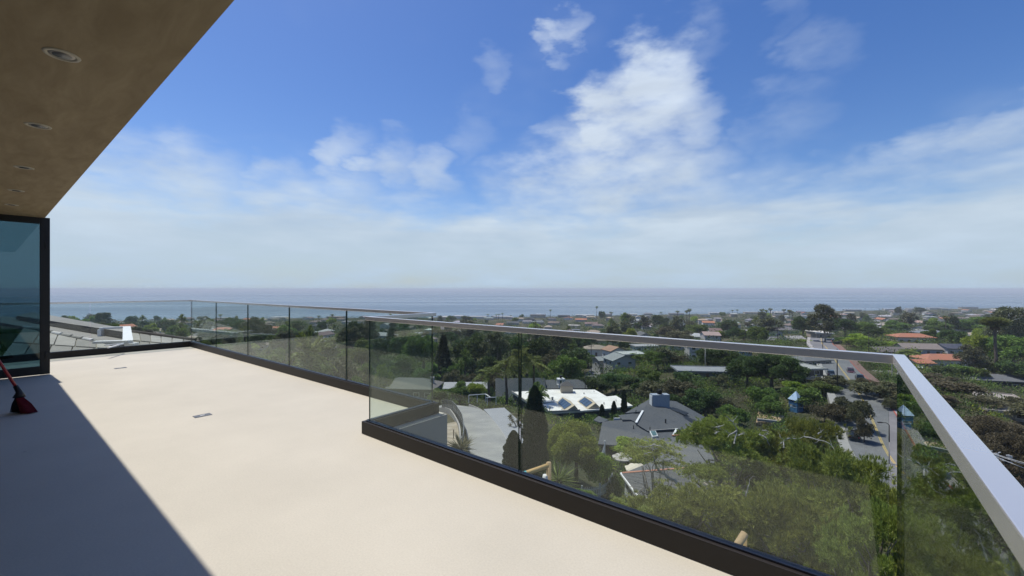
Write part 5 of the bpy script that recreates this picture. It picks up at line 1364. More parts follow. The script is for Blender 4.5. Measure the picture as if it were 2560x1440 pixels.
# ------------------------------------------------------------------ neighbour's roof beyond the far glass
nb = empty('neighbour_house', PZ(260, 850, 12) - Vector((0, 0, 3)), 0, 'neighbouring house with grey tile roof beyond the far glass', 'house')
nb0 = nb.location.copy()
def LN(px, py, Z): return PZ(px, py, Z) - nb0
M_TILE = mat('grey_concrete_tile', (0.30, 0.285, 0.245), 0.92, 0.16, 2.5, 0.3, 30, tint2=(0.38, 0.37, 0.33), var2=0.6, scale2=0.9)
M_TILE2 = mat('grey_concrete_tile_dark', (0.23, 0.22, 0.19), 0.92, 0.16, 2.5, 0.3, 30)
M_FASC = mat('shaded_brown_fascia', (0.075, 0.065, 0.055), 0.85, 0.12, 2)
M_FLATR = mat('taupe_roof_felt', (0.26, 0.245, 0.22), 0.95, 0.08, 1.5, 0.2, 40)
M_MORT = mat('pale_mortar', (0.62, 0.60, 0.55), 0.9, 0.15, 8)
def fpt(px, py, D): return flat_pt(px, py, D) - nb0
def slab(pts_px, D, thick, top_m, side_m):
    P = [fpt(x, y, D) for x, y in pts_px]
    mb = MB(); n = len(P)
    ar = sum(P[i].x * P[(i + 1) % n].y - P[(i + 1) % n].x * P[i].y for i in range(n))
    if ar < 0: P.reverse()
    mb.add([tuple(q) for q in P] + [(q.x, q.y, q.z - thick) for q in P], [tuple(range(n))] + [(i, n + i, n + (i + 1) % n, (i + 1) % n) for i in range(n)])
    mb.mi = [0] + [1] * n
    return mb.build('roof_slab', [top_m, side_m], nb)
# stepped flat roofs; shade on their front faces is put into the fascia colour
slab([(40, 789), (312, 830), (318, 822), (80, 780)], 1.17, 0.17, M_FLATR, M_FASC)
slab([(0, 806), (300, 859), (322, 846), (318, 832), (0, 789)], 1.372, 0.13, M_FLATR, M_FASC)
# tiled slopes
def tile_slope(A, Bq, C, D, nu, nv, m):
    base = MB().sheet([A, Bq, C, D], 0.05).build('roof', M_TILE2, nb)
    nn = (Bq - A).cross(D - A).normalized()
    if nn.z < 0: nn = -nn
    for j in range(nv):
        for i in range(nu):
            sh = 0.12 * (j % 2) / nu
            a0, a1 = max(i / nu - sh + 0.006, 0), min((i + 1) / nu - sh - 0.006, 1)
            b0, b1 = j / nv, min((j + 1.06) / nv, 1.03)
            f = lambda a, b, up_: A.lerp(Bq, a).lerp(D.lerp(C, a), b) + nn * up_
            t = MB().hexa([f(a0, b0, 0.004), f(a1, b0, 0.004), f(a1, b1, 0.03), f(a0, b1, 0.03), f(a0, b0, 0.03), f(a1, b0, 0.03), f(a1, b1, 0.058), f(a0, b1, 0.058)])
            t.build('roof_tile', random.choice([M_TILE, M_TILE, M_TILE2]), base)
    return base
s1 = tile_slope(LN(60, 821, 12.4), LN(292, 868, 10.95), LN(300, 886, 10.1), LN(0, 905, 9.55), 5, 2, M_TILE)
for i in range(9):
    a, b = i / 9, (i + 0.9) / 9
    p0, p1 = LN(60, 821, 12.4).lerp(LN(292, 868, 10.95), a), LN(60, 821, 12.4).lerp(LN(292, 868, 10.95), b)
    MB().tube([p0 + Vector((0, 0, .05)), p1 + Vector((0, 0, .06))], [0.035, 0.045], 7).build('ridge_tile', M_MORT if i % 3 == 0 else M_TILE, nb)
s2 = tile_slope(LN(322, 832, 13.0), LN(488, 854, 12.2), LN(478, 884, 10.2), LN(330, 880, 10.3), 6, 2, M_TILE)
MB().tube([LN(322, 832, 13.0) + Vector((0, 0, .05)), LN(488, 854, 12.2) + Vector((0, 0, .05))], 0.05, 8).build('ridge_tile', M_FASC, nb)
bx = MB(); q = [LN(-80, 835, 13), LN(300, 880, 10.7), LN(480, 880, 10.5), LN(490, 860, 12.0), LN(330, 840, 13.2), LN(0, 815, 16)]
bx.add([(v.x, v.y, min(v.z, 1.55)) for v in q] + [(v.x, v.y, -6) for v in q], [(i, 6 + i, 6 + (i + 1) % 6, (i + 1) % 6) for i in range(6)])
bx.build('wall', M_STUC, nb)
# white roof guard
wg = empty('white_roof_guard', PZ(300, 850, 11.5), 0, 'white painted three sided guard frame on the neighbouring roof', 'guard frame')
w0 = wg.location.copy(); DG = 1.12
def LG(px, py): return flat_pt(px, py, DG) - w0
def wbar(a, b, w, h, nm): return bar3(wg, a - Vector((0, 0, h)), b - Vector((0, 0, h)), w, h, M_WHITE, nm)
fa, fb_, na_, nb_ = LG(249, 818.5), LG(313, 816), LG(236, 853), LG(325, 850.5)
wbar(fa, fb_, 0.12, 0.05, 'far_bar'); wbar(fb_ + Vector((0, .05, .002)), nb_ - Vector((0, .05, -.002)), 0.17, 0.06, 'side_bar'); wbar(na_, nb_, 0.13, 0.05, 'near_bar')
for q, wd in ((fa, 0.11), (nb_, 0.17), (fb_, 0.12)):
    box_part('post', M_WHITE, wg, (q.x + 0.04, q.y, q.z - 0.42), (wd, wd, 0.72))
# reclining stripes: a folded white chair behind the guard
wbar(LG(262, 862), LG(308, 857), 0.03, 0.02, 'low_bar'); wbar(LG(270, 868), LG(308, 858), 0.03, 0.02, 'low_bar')

# ------------------------------------------------------------------ chain-link fence along the drive
cf = empty('chain_link_fence', ground(1150, 60), 0, 'grey chain-link fence with green screen curving along the driveway', 'fence')
f0 = cf.location.copy()
M_GALV = mat('galvanised_post', (0.30, 0.31, 0.31), 0.5, 0.1, 4, metal=0.5)
def screen_material():
    m, nt, out = _base('fence_screen')
    N, L = nt.nodes, nt.links
    d = N.new('ShaderNodeBsdfPrincipled'); d.inputs['Base Color'].default_value = (0.055, 0.06, 0.055, 1); d.inputs['Roughness'].default_value = 0.9
    tr = N.new('ShaderNodeBsdfTransparent'); mx = N.new('ShaderNodeMixShader'); mx.inputs[0].default_value = 0.68
    L.new(tr.outputs[0], mx.inputs[1]); L.new(d.outputs[0], mx.inputs[2]); L.new(mx.outputs[0], out.inputs['Surface'])
    return m
M_SCR = screen_material()
FP = []
dS = np.gradient(DRIVE_S, axis=0); dS /= np.linalg.norm(dS, axis=1)[:, None]
for i in range(6, len(DRIVE_S) - 6, 3):
    n_ = np.array([dS[i][1], -dS[i][0]]); q = DRIVE_S[i] - n_ * 2.9
    FP.append(Vector((q[0], q[1], float(terrain0(q[0], q[1])[0]) + 0.05)))
for i, q in enumerate(FP):
    MB().tube([q - f0 - Vector((0, 0, 0.6)), q - f0 + Vector((0, 0, 1.85))], 0.04, 6).build('post', M_GALV, cf)
    if i:
        a, b = FP[i - 1] - f0, q - f0
        MB().tube([a + Vector((0, 0, 1.8)), b + Vector((0, 0, 1.8))], 0.03, 5).build('top_rail', M_GALV, cf)
        MB().tube([a + Vector((0, 0, 0.9)), b + Vector((0, 0, 0.9))], 0.025, 5).build('mid_rail', M_GALV, cf)
        MB().sheet([a + Vector((0, 0, 0.05)), b + Vector((0, 0, 0.05)), b + Vector((0, 0, 1.78)), a + Vector((0, 0, 1.78))], 0.012, Vector((1, 0, 0))).build('mesh_panel', M_SCR, cf)
# low retaining wall behind the fence
rwl = MB()
for i in range(len(FP) - 1):
    a, b = FP[i] + Vector((-0.55, 0, 0)), FP[i + 1] + Vector((-0.55, 0, 0))
    k = Vector((0.22, 0, 0)); dn = Vector((0, 0, -1.2)); u2 = Vector((0, 0, 0.35))
    rwl.hexa([a + dn, a + k + dn, b + k + dn, b + dn, a + u2, a + k + u2, b + k + u2, b + u2])
o = rwl.build('retaining_wall', M_CONC); o['label'] = 'low pale retaining wall behind the chain-link fence'; o['category'] = 'wall'
# bare building lot
lot = MB(); Pl = [FP[0] + Vector((-0.6, -3, 0)), *[q + Vector((-0.6, 0, 0)) for q in FP[:7]]]
lotv, lotf = [], []
for i, q in enumerate(Pl):
    for k in range(8):
        x, y = q.x - k * 1.6, q.y - k * 0.5
        lotv.append((x, y, float(terrain0(x, y)[0]) + 0.16 + 0.10 * math.sin(x * 2.1 + y) + 0.07 * math.sin(y * 3.3 - x)))
for i in range(len(Pl) - 1):
    for k in range(7): lotf.append((i * 8 + k, i * 8 + k + 1, (i + 1) * 8 + k + 1, (i + 1) * 8 + k))
lo = link('bare_earth', np_mesh('bare_earth', lotv, lotf, mat('bare_earth', (0.30, 0.25, 0.175), 0.95, 0.3, 0.9, 0.6, 6, tint2=(0.38, 0.33, 0.25), var2=0.8, scale2=0.5), smooth=True)); lo['kind'] = 'structure'
g = ground(1134, 52); st_ = MB().box(-0.05, 0.05, -0.05, 0.05, -0.5, 1.6).build('stake', M_BARK, None, g); props(st_, 'dark stake standing in the bare earth lot', 'stake')

# white handrail and walls by the palms
wr = empty('white_handrail', PZ(1190, 1000, 88), 0, 'white handrail on posts beyond the driveway', 'handrail'); wr0 = wr.location.copy()
M_WOODW = mat('white_rail_paint', (0.66, 0.66, 0.63), 0.7, 0.08, 3)
for a, b in (((1172, 988, 88), (1214, 985, 90)), ((1214, 985, 90), (1226, 993, 87)), ((1216, 994, 86), (1240, 993, 88))):
    MB().tube([PZ(*a) - wr0, PZ(*b) - wr0], 0.10, 5).build('rail', M_WOODW, wr)
for px, py, Z in ((1172, 988, 88), (1193, 987, 89), (1214, 985, 90), (1240, 993, 88), (1218, 994, 86)):
    q = PZ(px, py, Z) - wr0; box_part('post', M_WOODW, wr, (q.x, q.y, q.z - 0.8), (0.14, 0.14, 1.6))
pl = empty('planter', PZ(1296, 1085, 62) - Vector((0, 0, .6)), 0, 'low stone planter with a leggy aloe at the parking pad', 'planter')
MB().prism([(-2.2, -1.2), (1.6, -1.6), (2.2, 0.6), (-1.2, 1.4)], -1.0, 0.6).build('wall', mat('planter_stone', (0.24, 0.21, 0.17), 0.9, 0.2, 2), pl)
MB().prism([(-2.3, -1.3), (1.7, -1.7), (2.3, 0.7), (-1.3, 1.5)], 0.602, 0.72).build('coping', M_CONC, pl)
al = empty('tree_aloe', pl.location + Vector((0, 0, .7)), 0, 'leggy tree aloe growing from the stone planter', 'plant')
ra = np.random.default_rng(4); tb = MB(); heads = []
for k in range(8):
    e = Vector((ra.normal() * 1.1 - 0.5, ra.normal() * 0.7, 0.9 + 1.6 * ra.random())); heads.append(e)
    tb.tube([(0, 0, -.1), (e.x * .4, e.y * .4, e.z * .6), tuple(e)], [0.12, 0.08, 0.06], 5)
tb.build('stems', M_BARKP, al)
c = np.repeat(np.array([tuple(h) for h in heads]), 26, 0); d = unit(ra.normal(size=c.shape) + [0, 0, .35])
v, f = diamonds(c, d, 0.6, 0.1, ra, .3); link('leaves', np_mesh('aloe_leaves', v, f, LM['olive']), al)

# ------------------------------------------------------------------ spiky plants near the terrace
def rosette(name, px, py, Z, n, L_, w, lab, lm):
    o = empty(name, PZ(px, py, Z), 0, lab, 'plant'); r_ = np.random.default_rng(px)
    d = unit(r_.normal(size=(n, 3)) * [1, 1, .7] + [0, 0, 0.45])
    v, f = diamonds(np.zeros((n, 3)), d, L_ * (0.8 + .3 * r_.random(n)), w, r_, .35)
    link('leaves', np_mesh(name + '_leaves', v, f, lm), o)
    g = ground(px, Z); MB().tube([(0, 0, g.z - o.location.z - .5), (0, 0, 0)], [0.18, 0.14], 6).build('stem', M_BARK, o)
rosette('yucca', 1152, 1122, 30, 110, 1.3, 0.10, 'grey-green spiky yucca in the bare lot below the terrace', LM['grey'])
rosette('yucca', 1395, 1200, 14, 90, 0.85, 0.05, 'green spiky yucca beside the peeled log post', LM['palm'])
rosette('yucca', 1516, 1165, 45, 80, 1.3, 0.22, 'yellow-green fronds hanging beside the umbrella', LM['lime'])
dp = tree('datepalm', 775, 848, 130, 42, 'drooping palm seen through the long glass run', 'the drooping palm behind the long glass')

# peeled log rail
M_LOG = mat('peeled_log', (0.55, 0.36, 0.14), 0.7, 0.2, 5, 0.3, 30, stretch=(1, 1, .3))
M_LOGG = mat('weathered_log', (0.40, 0.28, 0.15), 0.85, 0.25, 5, 0.3, 30, stretch=(1, 1, .3))
M_TAPE = mat('teal_tape', (0.10, 0.42, 0.42), 0.6, 0.05)
lg = empty('log_rail', PZ(1372, 1160, 9), 0, 'peeled log rail on a post with teal tape, behind the glass', 'log rail'); l0 = lg.location.copy()
q = PZ(1372, 1156, 9) - l0
MB().tube([(q.x, q.y, q.z - 3.4), tuple(q)], [0.06, 0.055], 10).build('post', M_LOGG, lg, smooth=True)
a, b = PZ(1372, 1163, 9) - l0, PZ(1290, 1192, 8.6) - l0
MB().tube([a, a.lerp(b, .55), b, a.lerp(b, 2.2)], 0.05, 10).build('rail', M_LOG, lg, smooth=True)
MB().tube([a.lerp(b, .70), a.lerp(b, .82)], 0.0525, 10, False).build('tape', M_TAPE, lg, smooth=True)
q = PZ(1364, 1198, 9) - l0; MB().lathe([(0.005, .1), (0.06, .09), (0.075, .0), (0.06, -.12), (0.03, -.3)], 10).build('lamp', M_WHITE, lg, (q.x, q.y, q.z), smooth=True)
lg2 = empty('log_brace', PZ(1855, 1345, 5.2), 0, 'pair of weathered log ends at the bottom right behind the glass', 'log rail'); l2 = lg2.location.copy()
MB().tube([PZ(1862, 1334, 5.2) - l2, PZ(1838, 1372, 5.1) - l2, PZ(1780, 1480, 5.0) - l2], 0.045, 10).build('log', M_LOGG, lg2, smooth=True)
q = PZ(1858, 1345, 5.35) - l2; MB().tube([tuple(q), (q.x, q.y, q.z - 2.2)], 0.045, 10).build('post', M_LOG, lg2, smooth=True)

# ------------------------------------------------------------------ dead wood on the pines
def dead_branch(owner, pts, r0, name='dead_branch'):
    r0 = r0 * 0.5
    """a bare pale limb, modelled in place and hung on its tree"""
    inv = owner.matrix_world.inverted() if False else (Matrix.Translation(owner.location) @ owner.rotation_euler.to_matrix().to_4x4() @ Matrix.Diagonal((*owner.scale, 1))).inverted()
    P = [Vector(PZ(*p)) for p in pts]; mb = MB(); n = len(P)
    fine = [Vector(q) for q in smooth_path([tuple(p) for p in P], 4)]
    fine = [q + Vector((random.gauss(0, 1), random.gauss(0, 1), random.gauss(0, 1))) * r0 * 0.35 for q in fine]
    mb.tube(fine, [r0 * (1 - 0.82 * i / (len(fine) - 1)) for i in range(len(fine))], 6)
    for _ in range(5 if n > 2 else 2):      # forked bare twigs
        k = random.randrange(1, len(fine)); q = fine[k]; L_ = r0 * random.uniform(6, 13)
        d = Vector((random.gauss(0, 1), random.gauss(0, .5), random.gauss(.5, .7))).normalized()
        m1 = q + d * L_ * .5; d2 = (d + Vector((random.gauss(0, .6), 0, random.gauss(0, .5)))).normalized()
        mb.tube([q, m1, m1 + d2 * L_ * .5], [r0 * .28, r0 * .18, r0 * .06], 4, False)
        mb.tube([m1, m1 + Vector((random.gauss(0, 1), 0, random.gauss(.3, .8))).normalized() * L_ * .35], [r0 * .14, r0 * .05], 4, False)
    mb.v = [tuple(inv @ Vector(v)) for v in mb.v]
    return mb.build(name, M_DEAD, owner)
p0, p1, p2, p3, p4, p5 = PINES[0], PINES[1], PINES[2], PINES[3], PINES[4], PINES[5]
dead_branch(p2, [(1745, 1262, 34), (1705, 1222, 35), (1668, 1190, 35.5), (1640, 1168, 36), (1633, 1140, 36), (1634, 1108, 36)], 0.36, 'dead_trunk')
for br_ in ([(1634, 1110, 35.8), (1620, 1116, 35.6), (1596, 1114, 35.5)], [(1634, 1112, 35.8), (1648, 1114, 35.5), (1662, 1122, 35.5), (1668, 1132, 35.4)], [(1634, 1134, 35.8), (1622, 1132, 35.6), (1610, 1136, 35.5)], [(1634, 1124, 35.8), (1646, 1120, 35.6)]):
    dead_branch(p2, br_, 0.09)
for br_ in ([(1835, 1110, 37.5), (1842, 1075, 38), (1832, 1055, 38), (1845, 1040, 38.2)], [(1842, 1078, 38), (1826, 1085, 37.8), (1818, 1092, 37.6)], [(1832, 1055, 38), (1815, 1040, 38)], [(1790, 1068, 38), (1800, 1066, 38), (1812, 1062, 38)], [(1786, 1085, 37.5), (1800, 1078, 37.5)], [(1846, 1088, 38), (1862, 1082, 38.4)]):
    dead_branch(p0, br_, 0.13)
for br_ in ([(1952, 1110, 36.5), (1965, 1098, 36.5), (1995, 1096, 36.5), (2010, 1090, 36.6)], [(1960, 1120, 36), (1958, 1100, 36.5), (1948, 1092, 36.5)], [(2010, 1092, 36), (2040, 1098, 35.5), (2075, 1110, 35), (2090, 1135, 34.5)], [(1898, 1085, 37), (1915, 1095, 36.6), (1925, 1115, 36.4)], [(2045, 1085, 36), (2055, 1078, 36.2)], [(1905, 1075, 37.4), (1920, 1078, 37.2)]):
    dead_branch(p1, br_, 0.12)
dead_branch(p3, [(1865, 1240, 22), (1872, 1210, 22), (1876, 1196, 22)], 0.06)
for br_ in ([(2310, 1165, 31), (2330, 1175, 31), (2350, 1190, 30.5)], [(2320, 1205, 30), (2335, 1225, 30), (2365, 1240, 29.5)]):
    dead_branch(PINES[8], br_, 0.09)

# ------------------------------------------------------------------ patio umbrellas
def umbrella(px, py, Z, Rr, m, lab, basez=None):
    t = PZ(px, py, Z); g = ground(px, Z)
    h = 2.6; o = empty('patio_umbrella', (t.x, t.y, t.z - h), 0.3, lab, 'umbrella')
    for k in range(8):
        a0, a1 = 2 * math.pi * k / 8, 2 * math.pi * (k + 1) / 8
        e0, e1 = Vector((math.cos(a0) * Rr, math.sin(a0) * Rr, h - 0.62)), Vector((math.cos(a1) * Rr, math.sin(a1) * Rr, h - 0.62))
        m0, m1 = e0 * .5 + Vector((0, 0, h)) * .5, e1 * .5 + Vector((0, 0, h)) * .5
        mid = (m0 + m1) / 2 - Vector((0, 0, .04)); me_ = (e0 + e1) / 2 * 0.97 - Vector((0, 0, .02))
        T_ = Vector((0, 0, h))
        mb = MB(); mb.add([T_, m0, mid, m1, e0, me_, e1, e0 - Vector((0, 0, .16)), me_ - Vector((0, 0, .16)), e1 - Vector((0, 0, .16))], [(0, 1, 2), (0, 2, 3), (1, 4, 5, 2), (2, 5, 6, 3), (4, 7, 8, 5), (5, 8, 9, 6)])
        mb.build('canopy_panel', m, o)
    MB().tube([(0, 0, min(g.z - o.location.z, -0.2)), (0, 0, h + 0.12)], 0.035, 6).build('pole', M_GALV, o)
    MB().lathe([(0.05, h), (0.05, h + .12), (0.01, h + .2)], 8).build('finial', M_GALV, o)
umbrella(1555, 1131, 58, 1.38, mat('pale_taupe_canvas', (0.43, 0.40, 0.35), 0.9, 0.05, 2), 'taupe patio umbrella with eight panels, the farther one')
umbrella(1596, 1159, 54, 1.75, mat('cream_canvas', (0.60, 0.54, 0.42), 0.9, 0.05, 2), 'cream patio umbrella partly behind the dead-trunked pine')
umbrella(2294, 913, 165, 2.2, M_WHITE, 'white umbrella on the terrace left of the white villa')

# picket fence
pf = empty('picket_fence', ground(1480, 44), 0, 'white picket fence curving through the garden below the leafy tree', 'fence'); pf0 = pf.location.copy()
FZ = EYE - 21.2
pth = smooth_path([((1420 - CX) / FPX * 41.5, 41.5), ((1455 - CX) / FPX * 42.5, 42.5), ((1500 - CX) / FPX * 43, 43), ((1530 - CX) / FPX * 45, 45), ((1524 - CX) / FPX * 48, 48), ((1505 - CX) / FPX * 51, 51), ((1512 - CX) / FPX * 55, 55)], 14)
M_PICK = mat('picket_white', (0.58, 0.58, 0.56), 0.8, 0.08, 3)
pk = MB().add([(-.045, -.012, 0), (.045, -.012, 0), (.045, .012, 0), (-.045, .012, 0), (-.045, -.012, 1.0), (.045, -.012, 1.0), (.045, .012, 1.0), (-.045, .012, 1.0), (0, 0, 1.08)], [(0, 1, 5, 4), (1, 2, 6, 5), (2, 3, 7, 6), (3, 0, 4, 7), (4, 5, 8), (5, 6, 8), (6, 7, 8), (7, 4, 8)]).mesh('picket', M_PICK)
seg = np.r_[0, np.cumsum(np.linalg.norm(np.diff(pth, axis=0), axis=1))]
for s_ in np.arange(0, seg[-1], 0.19):
    x, y = np.interp(s_, seg, pth[:, 0]), np.interp(s_, seg, pth[:, 1]); x2, y2 = np.interp(s_ + .1, seg, pth[:, 0]), np.interp(s_ + .1, seg, pth[:, 1])
    link('picket', pk, pf, Vector((x, y, FZ)) - pf0, math.atan2(y2 - y, x2 - x))
for zz in (0.25, 0.8):
    MB().tube([Vector((*p, FZ + zz)) - pf0 for p in pth[::4]], 0.04, 4).build('rail', M_PICK, pf)
for p in pth[::14]: box_part('post', M_PICK, pf, Vector((*p, FZ + 0.3)) - pf0, (0.16, 0.16, 2.0))

# ------------------------------------------------------------------ blue play tower and sandy playground
bt = empty('play_tower', PZ(1990, 1034, 104), R(20), 'blue play tower with a pale pyramid roof in the trees', 'tower')
LAND.append((1990, 1000, 'the blue play tower'))
M_BLUE = mat('blue_tower_paint', (0.07, 0.20, 0.40), 0.5, 0.12, 2); M_BLUL = mat('pale_blue_roof', (0.42, 0.55, 0.70), 0.5, 0.08, 2)
for sx in (-1, 1):
    for sy in (-1, 1): box_part('post', M_BLUE, bt, (sx, sy, 0.5), (0.16, 0.16, 6.0))
for zz, hh in ((0.9, 1.1), (2.7, 0.9)):
    for sx in (-1, 1): box_part('panel', M_BLUE, bt, (sx, 0, zz), (0.08, 1.84, hh)); box_part('panel', M_BLUE, bt, (0, sx, zz), (1.84, 0.08, hh))
box_part('deck', M_BLUL, bt, (0, 0, 1.7), (2.0, 2.0, 0.12))
rb = MB(); rb.add([(-1.25, -1.25, 3.5), (1.25, -1.25, 3.5), (1.25, 1.25, 3.5), (-1.25, 1.25, 3.5), (0, 0, 5.6)], [(0, 1, 4), (1, 2, 4), (2, 3, 4), (3, 0, 4), (3, 2, 1, 0)]); rb.build('roof', M_BLUL, bt)
for sx, sy in ((-.45, -.93), (.45, -.93)): box_part('roof_opening', M_BLUE, bt, (sx, sy * .93, 4.02), (0.3, 0.12, 0.35))
def patch(name, pts, D, m, kind='structure', lift=0.0):
    P = [flat_pt(x, y, D) for x, y in pts]; P = [Vector((p.x, p.y, p.z + lift)) for p in P]
    o = MB().sheet(P, 1.2).build(name, m); o['kind'] = kind; return o
M_SAND = mat('playground_sand', (0.42, 0.30, 0.18), 0.95, 0.15, 0.6, 0.2, 8)
patch('playground_sand', [(1895, 1030), (1915, 1022), (1960, 1040), (1948, 1054), (1890, 1056)], 29.0, M_SAND)
patch('garden_path', [(2290, 1098), (2345, 1102), (2352, 1120), (2280, 1116)], 31.2, M_SAND)
kb = MB(); a, b = flat_pt(1893, 1052, 28.8), flat_pt(1942, 1057, 28.8)
o = bar3(None, a, b, 0.5, 0.5, M_CONC, 'sandpit_wall'); props(o, 'pale low wall edging the sandy playground', 'wall')

# ------------------------------------------------------------------ vehicles
M_TYRE = mat('tyre_rubber', (0.02, 0.02, 0.02), 0.85, 0.1); M_CGL = mat('car_glass', (0.015, 0.02, 0.025), 0.05, 0.05, spec=0.8)
M_RIM = mat('wheel_rim', (0.35, 0.35, 0.36), 0.4, 0.1, metal=0.7); M_HEAD = mat('headlight_lens', (0.7, 0.7, 0.7), 0.2, 0.05); M_TAIL = mat('tail_light', (0.35, 0.02, 0.02), 0.3, 0.05)
def car(px, Z, rz, col, lab, suv=False, along=None, side=0.0, z=None):
    """car, nose towards local -y"""
    if along is not None:     # stand on the road surface
        i = along; dd = ROAD_S[i + 1] - ROAD_S[i]; dd /= np.linalg.norm(dd); n_ = np.array([dd[1], -dd[0]])
        q = ROAD_S[i] + n_ * side; zc = float(np.mean(terrain0(ROAD_S[max(i - 3, 0):i + 4, 0], ROAD_S[max(i - 3, 0):i + 4, 1]))) + 0.02
        loc = Vector((q[0], q[1], zc)); rz = math.atan2(dd[1], dd[0]) + math.pi / 2 + (math.pi if rz else 0)
    else:
        loc = ground(px, Z) if z is None else Vector(((px - CX) / FPX * Z, Z, z)); rz = R(rz)
    o = empty('parked_car' if 'parked' in lab else 'car', loc, rz, lab, 'car', 'cars on the streets')
    m = mat('car_paint_%d_%d_%d' % tuple(int(c * 255) for c in col), col, 0.25, 0.03, 1, spec=0.6)
    L_, Wd, H1, H2 = (4.7, 1.9, 1.0, 1.72) if suv else (4.5, 1.8, 0.88, 1.42)
    y0, y1 = -L_ / 2, L_ / 2
    b = MB()
    prof = [(y0, 0.35), (y0 + 0.05, H1 * .72), (y0 + 0.9, H1 * .92), (y0 + 1.3, H1), (y1 - (0.1 if suv else 0.7), H1 + .02), (y1, H1 * .9), (y1, 0.35)]
    for s in (-1, 1):
        pass
    n = len(prof); vs = []
    for s in (-1, 1):
        for (y, z_) in prof: vs.append((s * Wd / 2 * (0.97 if z_ > 0.5 else 1.0), y, z_))
    b.add(vs, [tuple(range(n)), tuple(range(2 * n - 1, n - 1, -1))] + [(i, n + i, n + (i + 1) % n, (i + 1) % n) for i in range(n)])
    b.build('body', m, o, bevel=0.05)
    c0, c1, c2, c3 = y0 + 1.2, y0 + 2.0, (y1 - 0.35 if suv else y1 - 1.25), (y1 - 0.1 if suv else y1 - 0.55)
    w0, w1 = Wd / 2 * .93, Wd / 2 * .76
    MB().hexa([(-w0, c0, H1 - .01), (w0, c0, H1 - .01), (w0, c3, H1 - .01), (-w0, c3, H1 - .01), (-w1, c1, H2 - .06), (w1, c1, H2 - .06), (w1, c2, H2 - .06), (-w1, c2, H2 - .06)]).build('windows', M_CGL, o)
    MB().hexa([(-w1 - .02, c1 - .05, H2 - .058), (w1 + .02, c1 - .05, H2 - .058), (w1 + .02, c2 + .05, H2 - .058), (-w1 - .02, c2 + .05, H2 - .058), (-w1 + .1, c1 + .1, H2), (w1 - .1, c1 + .1, H2), (w1 - .1, c2 - .1, H2), (-w1 + .1, c2 - .1, H2)]).build('roof', m, o)
    for s in (-1, 1):
        for y in (y0 + 0.85, y1 - 0.9):
            wv = MB().tube([(s * (Wd / 2 - .2), y, 0.33), (s * (Wd / 2 + .01), y, 0.33)], 0.33, 14).build('wheel', M_TYRE, o)
            MB().tube([(s * (Wd / 2 + .011), y, 0.33), (s * (Wd / 2 + .02), y, 0.33)], 0.2, 10).build('rim', M_RIM, wv)
        box_part('headlight', M_HEAD, o, (s * Wd * .36, y0 + .03, H1 * .64), (0.34, 0.1, 0.16)); box_part('tail_light', M_TAIL, o, (s * Wd * .38, y1 - .02, H1 * .74), (0.26, 0.1, 0.2))
    return o
nR = len(ROAD_S)
def at_Z(Z): return int(np.argmin(np.abs(ROAD_S[:, 1] - Z)))
car(0, 0, 0, (0.012, 0.013, 0.015), 'black sport utility car driving down the road', True, at_Z(122), 2.2)
car(0, 0, 0, (0.60, 0.60, 0.59), 'white car behind the trees on the road', False, at_Z(112), 2.4)
car(0, 0, 1, (0.10, 0.03, 0.03), 'dark red car farther up the road under the handrail', True, at_Z(143), 2.0)
car(0, 0, 0, (0.045, 0.06, 0.085), 'blue-grey parked car at the left kerb, the farther one', True, at_Z(127), -4.2)
car(0, 0, 0, (0.02, 0.02, 0.022), 'black parked car at the left kerb behind the pole', False, at_Z(120.5), -4.2)
car(0, 0, 0, (0.015, 0.015, 0.017), 'black parked car half hidden by the street trees', False, at_Z(81), -4.2)
car(0, 0, 0, (0.5, 0.5, 0.5), 'silver parked car under the street trees', False, at_Z(95), -4.2)
car(0, 0, 0, (0.06, 0.085, 0.075), 'dark green parked car seen through the side glass at lower right', True, at_Z(57.5), 3.2)
car(1450, 158, 60, (0.62, 0.62, 0.62), 'white parked car at the foot of the lane', False)
for i, (px, Z, c_, l_) in enumerate(((2044, 240, (0.55, 0.55, 0.55), 'pale parked car left of the upper road'), (2036, 244, (0.5, 0.5, 0.52), 'silver parked car at the far left of the upper road'), (2076, 246, (0.05, 0.06, 0.08), 'dark parked car under the tall eucalyptus'), (2088, 250, (0.3, 0.3, 0.32), 'grey parked car right of the tall eucalyptus'))):
    car(px, Z, 75, c_, l_, i % 2 == 0)

# ------------------------------------------------------------------ poles and wires
M_POLE = mat('dark_wood_pole', (0.035, 0.03, 0.027), 0.9, 0.15, 2)
M_LAMP = mat('pale_lamp_pole', (0.38, 0.36, 0.33), 0.6, 0.08, 2)
def pole(px, py_top, Z, lab, arms=1, m=None, r=0.16, basepy=None):
    g = ground(px, Z)
    topz = EYE + (CY - py_top) / FPX * Z
    o = empty('utility_pole', g, 0, lab, 'pole', 'utility poles')
    h = topz - g.z
    MB().tube([(0, 0, -1), (0, 0, h)], [r, r * .7], 7).build('shaft', m or M_POLE, o, smooth=True)
    for k in range(arms):
        box_part('crossarm', m or M_POLE, o, (0, 0, h - 0.5 - 1.1 * k), (2.4, 0.14, 0.14), R(15))
        for x in (-1.0, -0.4, 0.4, 1.0): MB().lathe([(0.05, 0), (0.07, .1), (0.03, .2)], 6).build('insulator', M_BLK, o, (x * .96, x * .26, h - .43 - 1.1 * k))
    return o, Vector((g.x, g.y, topz))
pole(2093, 872, 112, 'dark utility pole at the left kerb of the road', 0)
_, t1 = pole(2172, 829, 182, 'dark utility pole behind the handrail, right of the upper road', 2)
_, t2 = pole(1944, 818, 232, 'dark utility pole with crossarm near the long grey roof', 2)
pole(2057, 842, 190, 'short dark pole in the upper road, behind the handrail', 0)
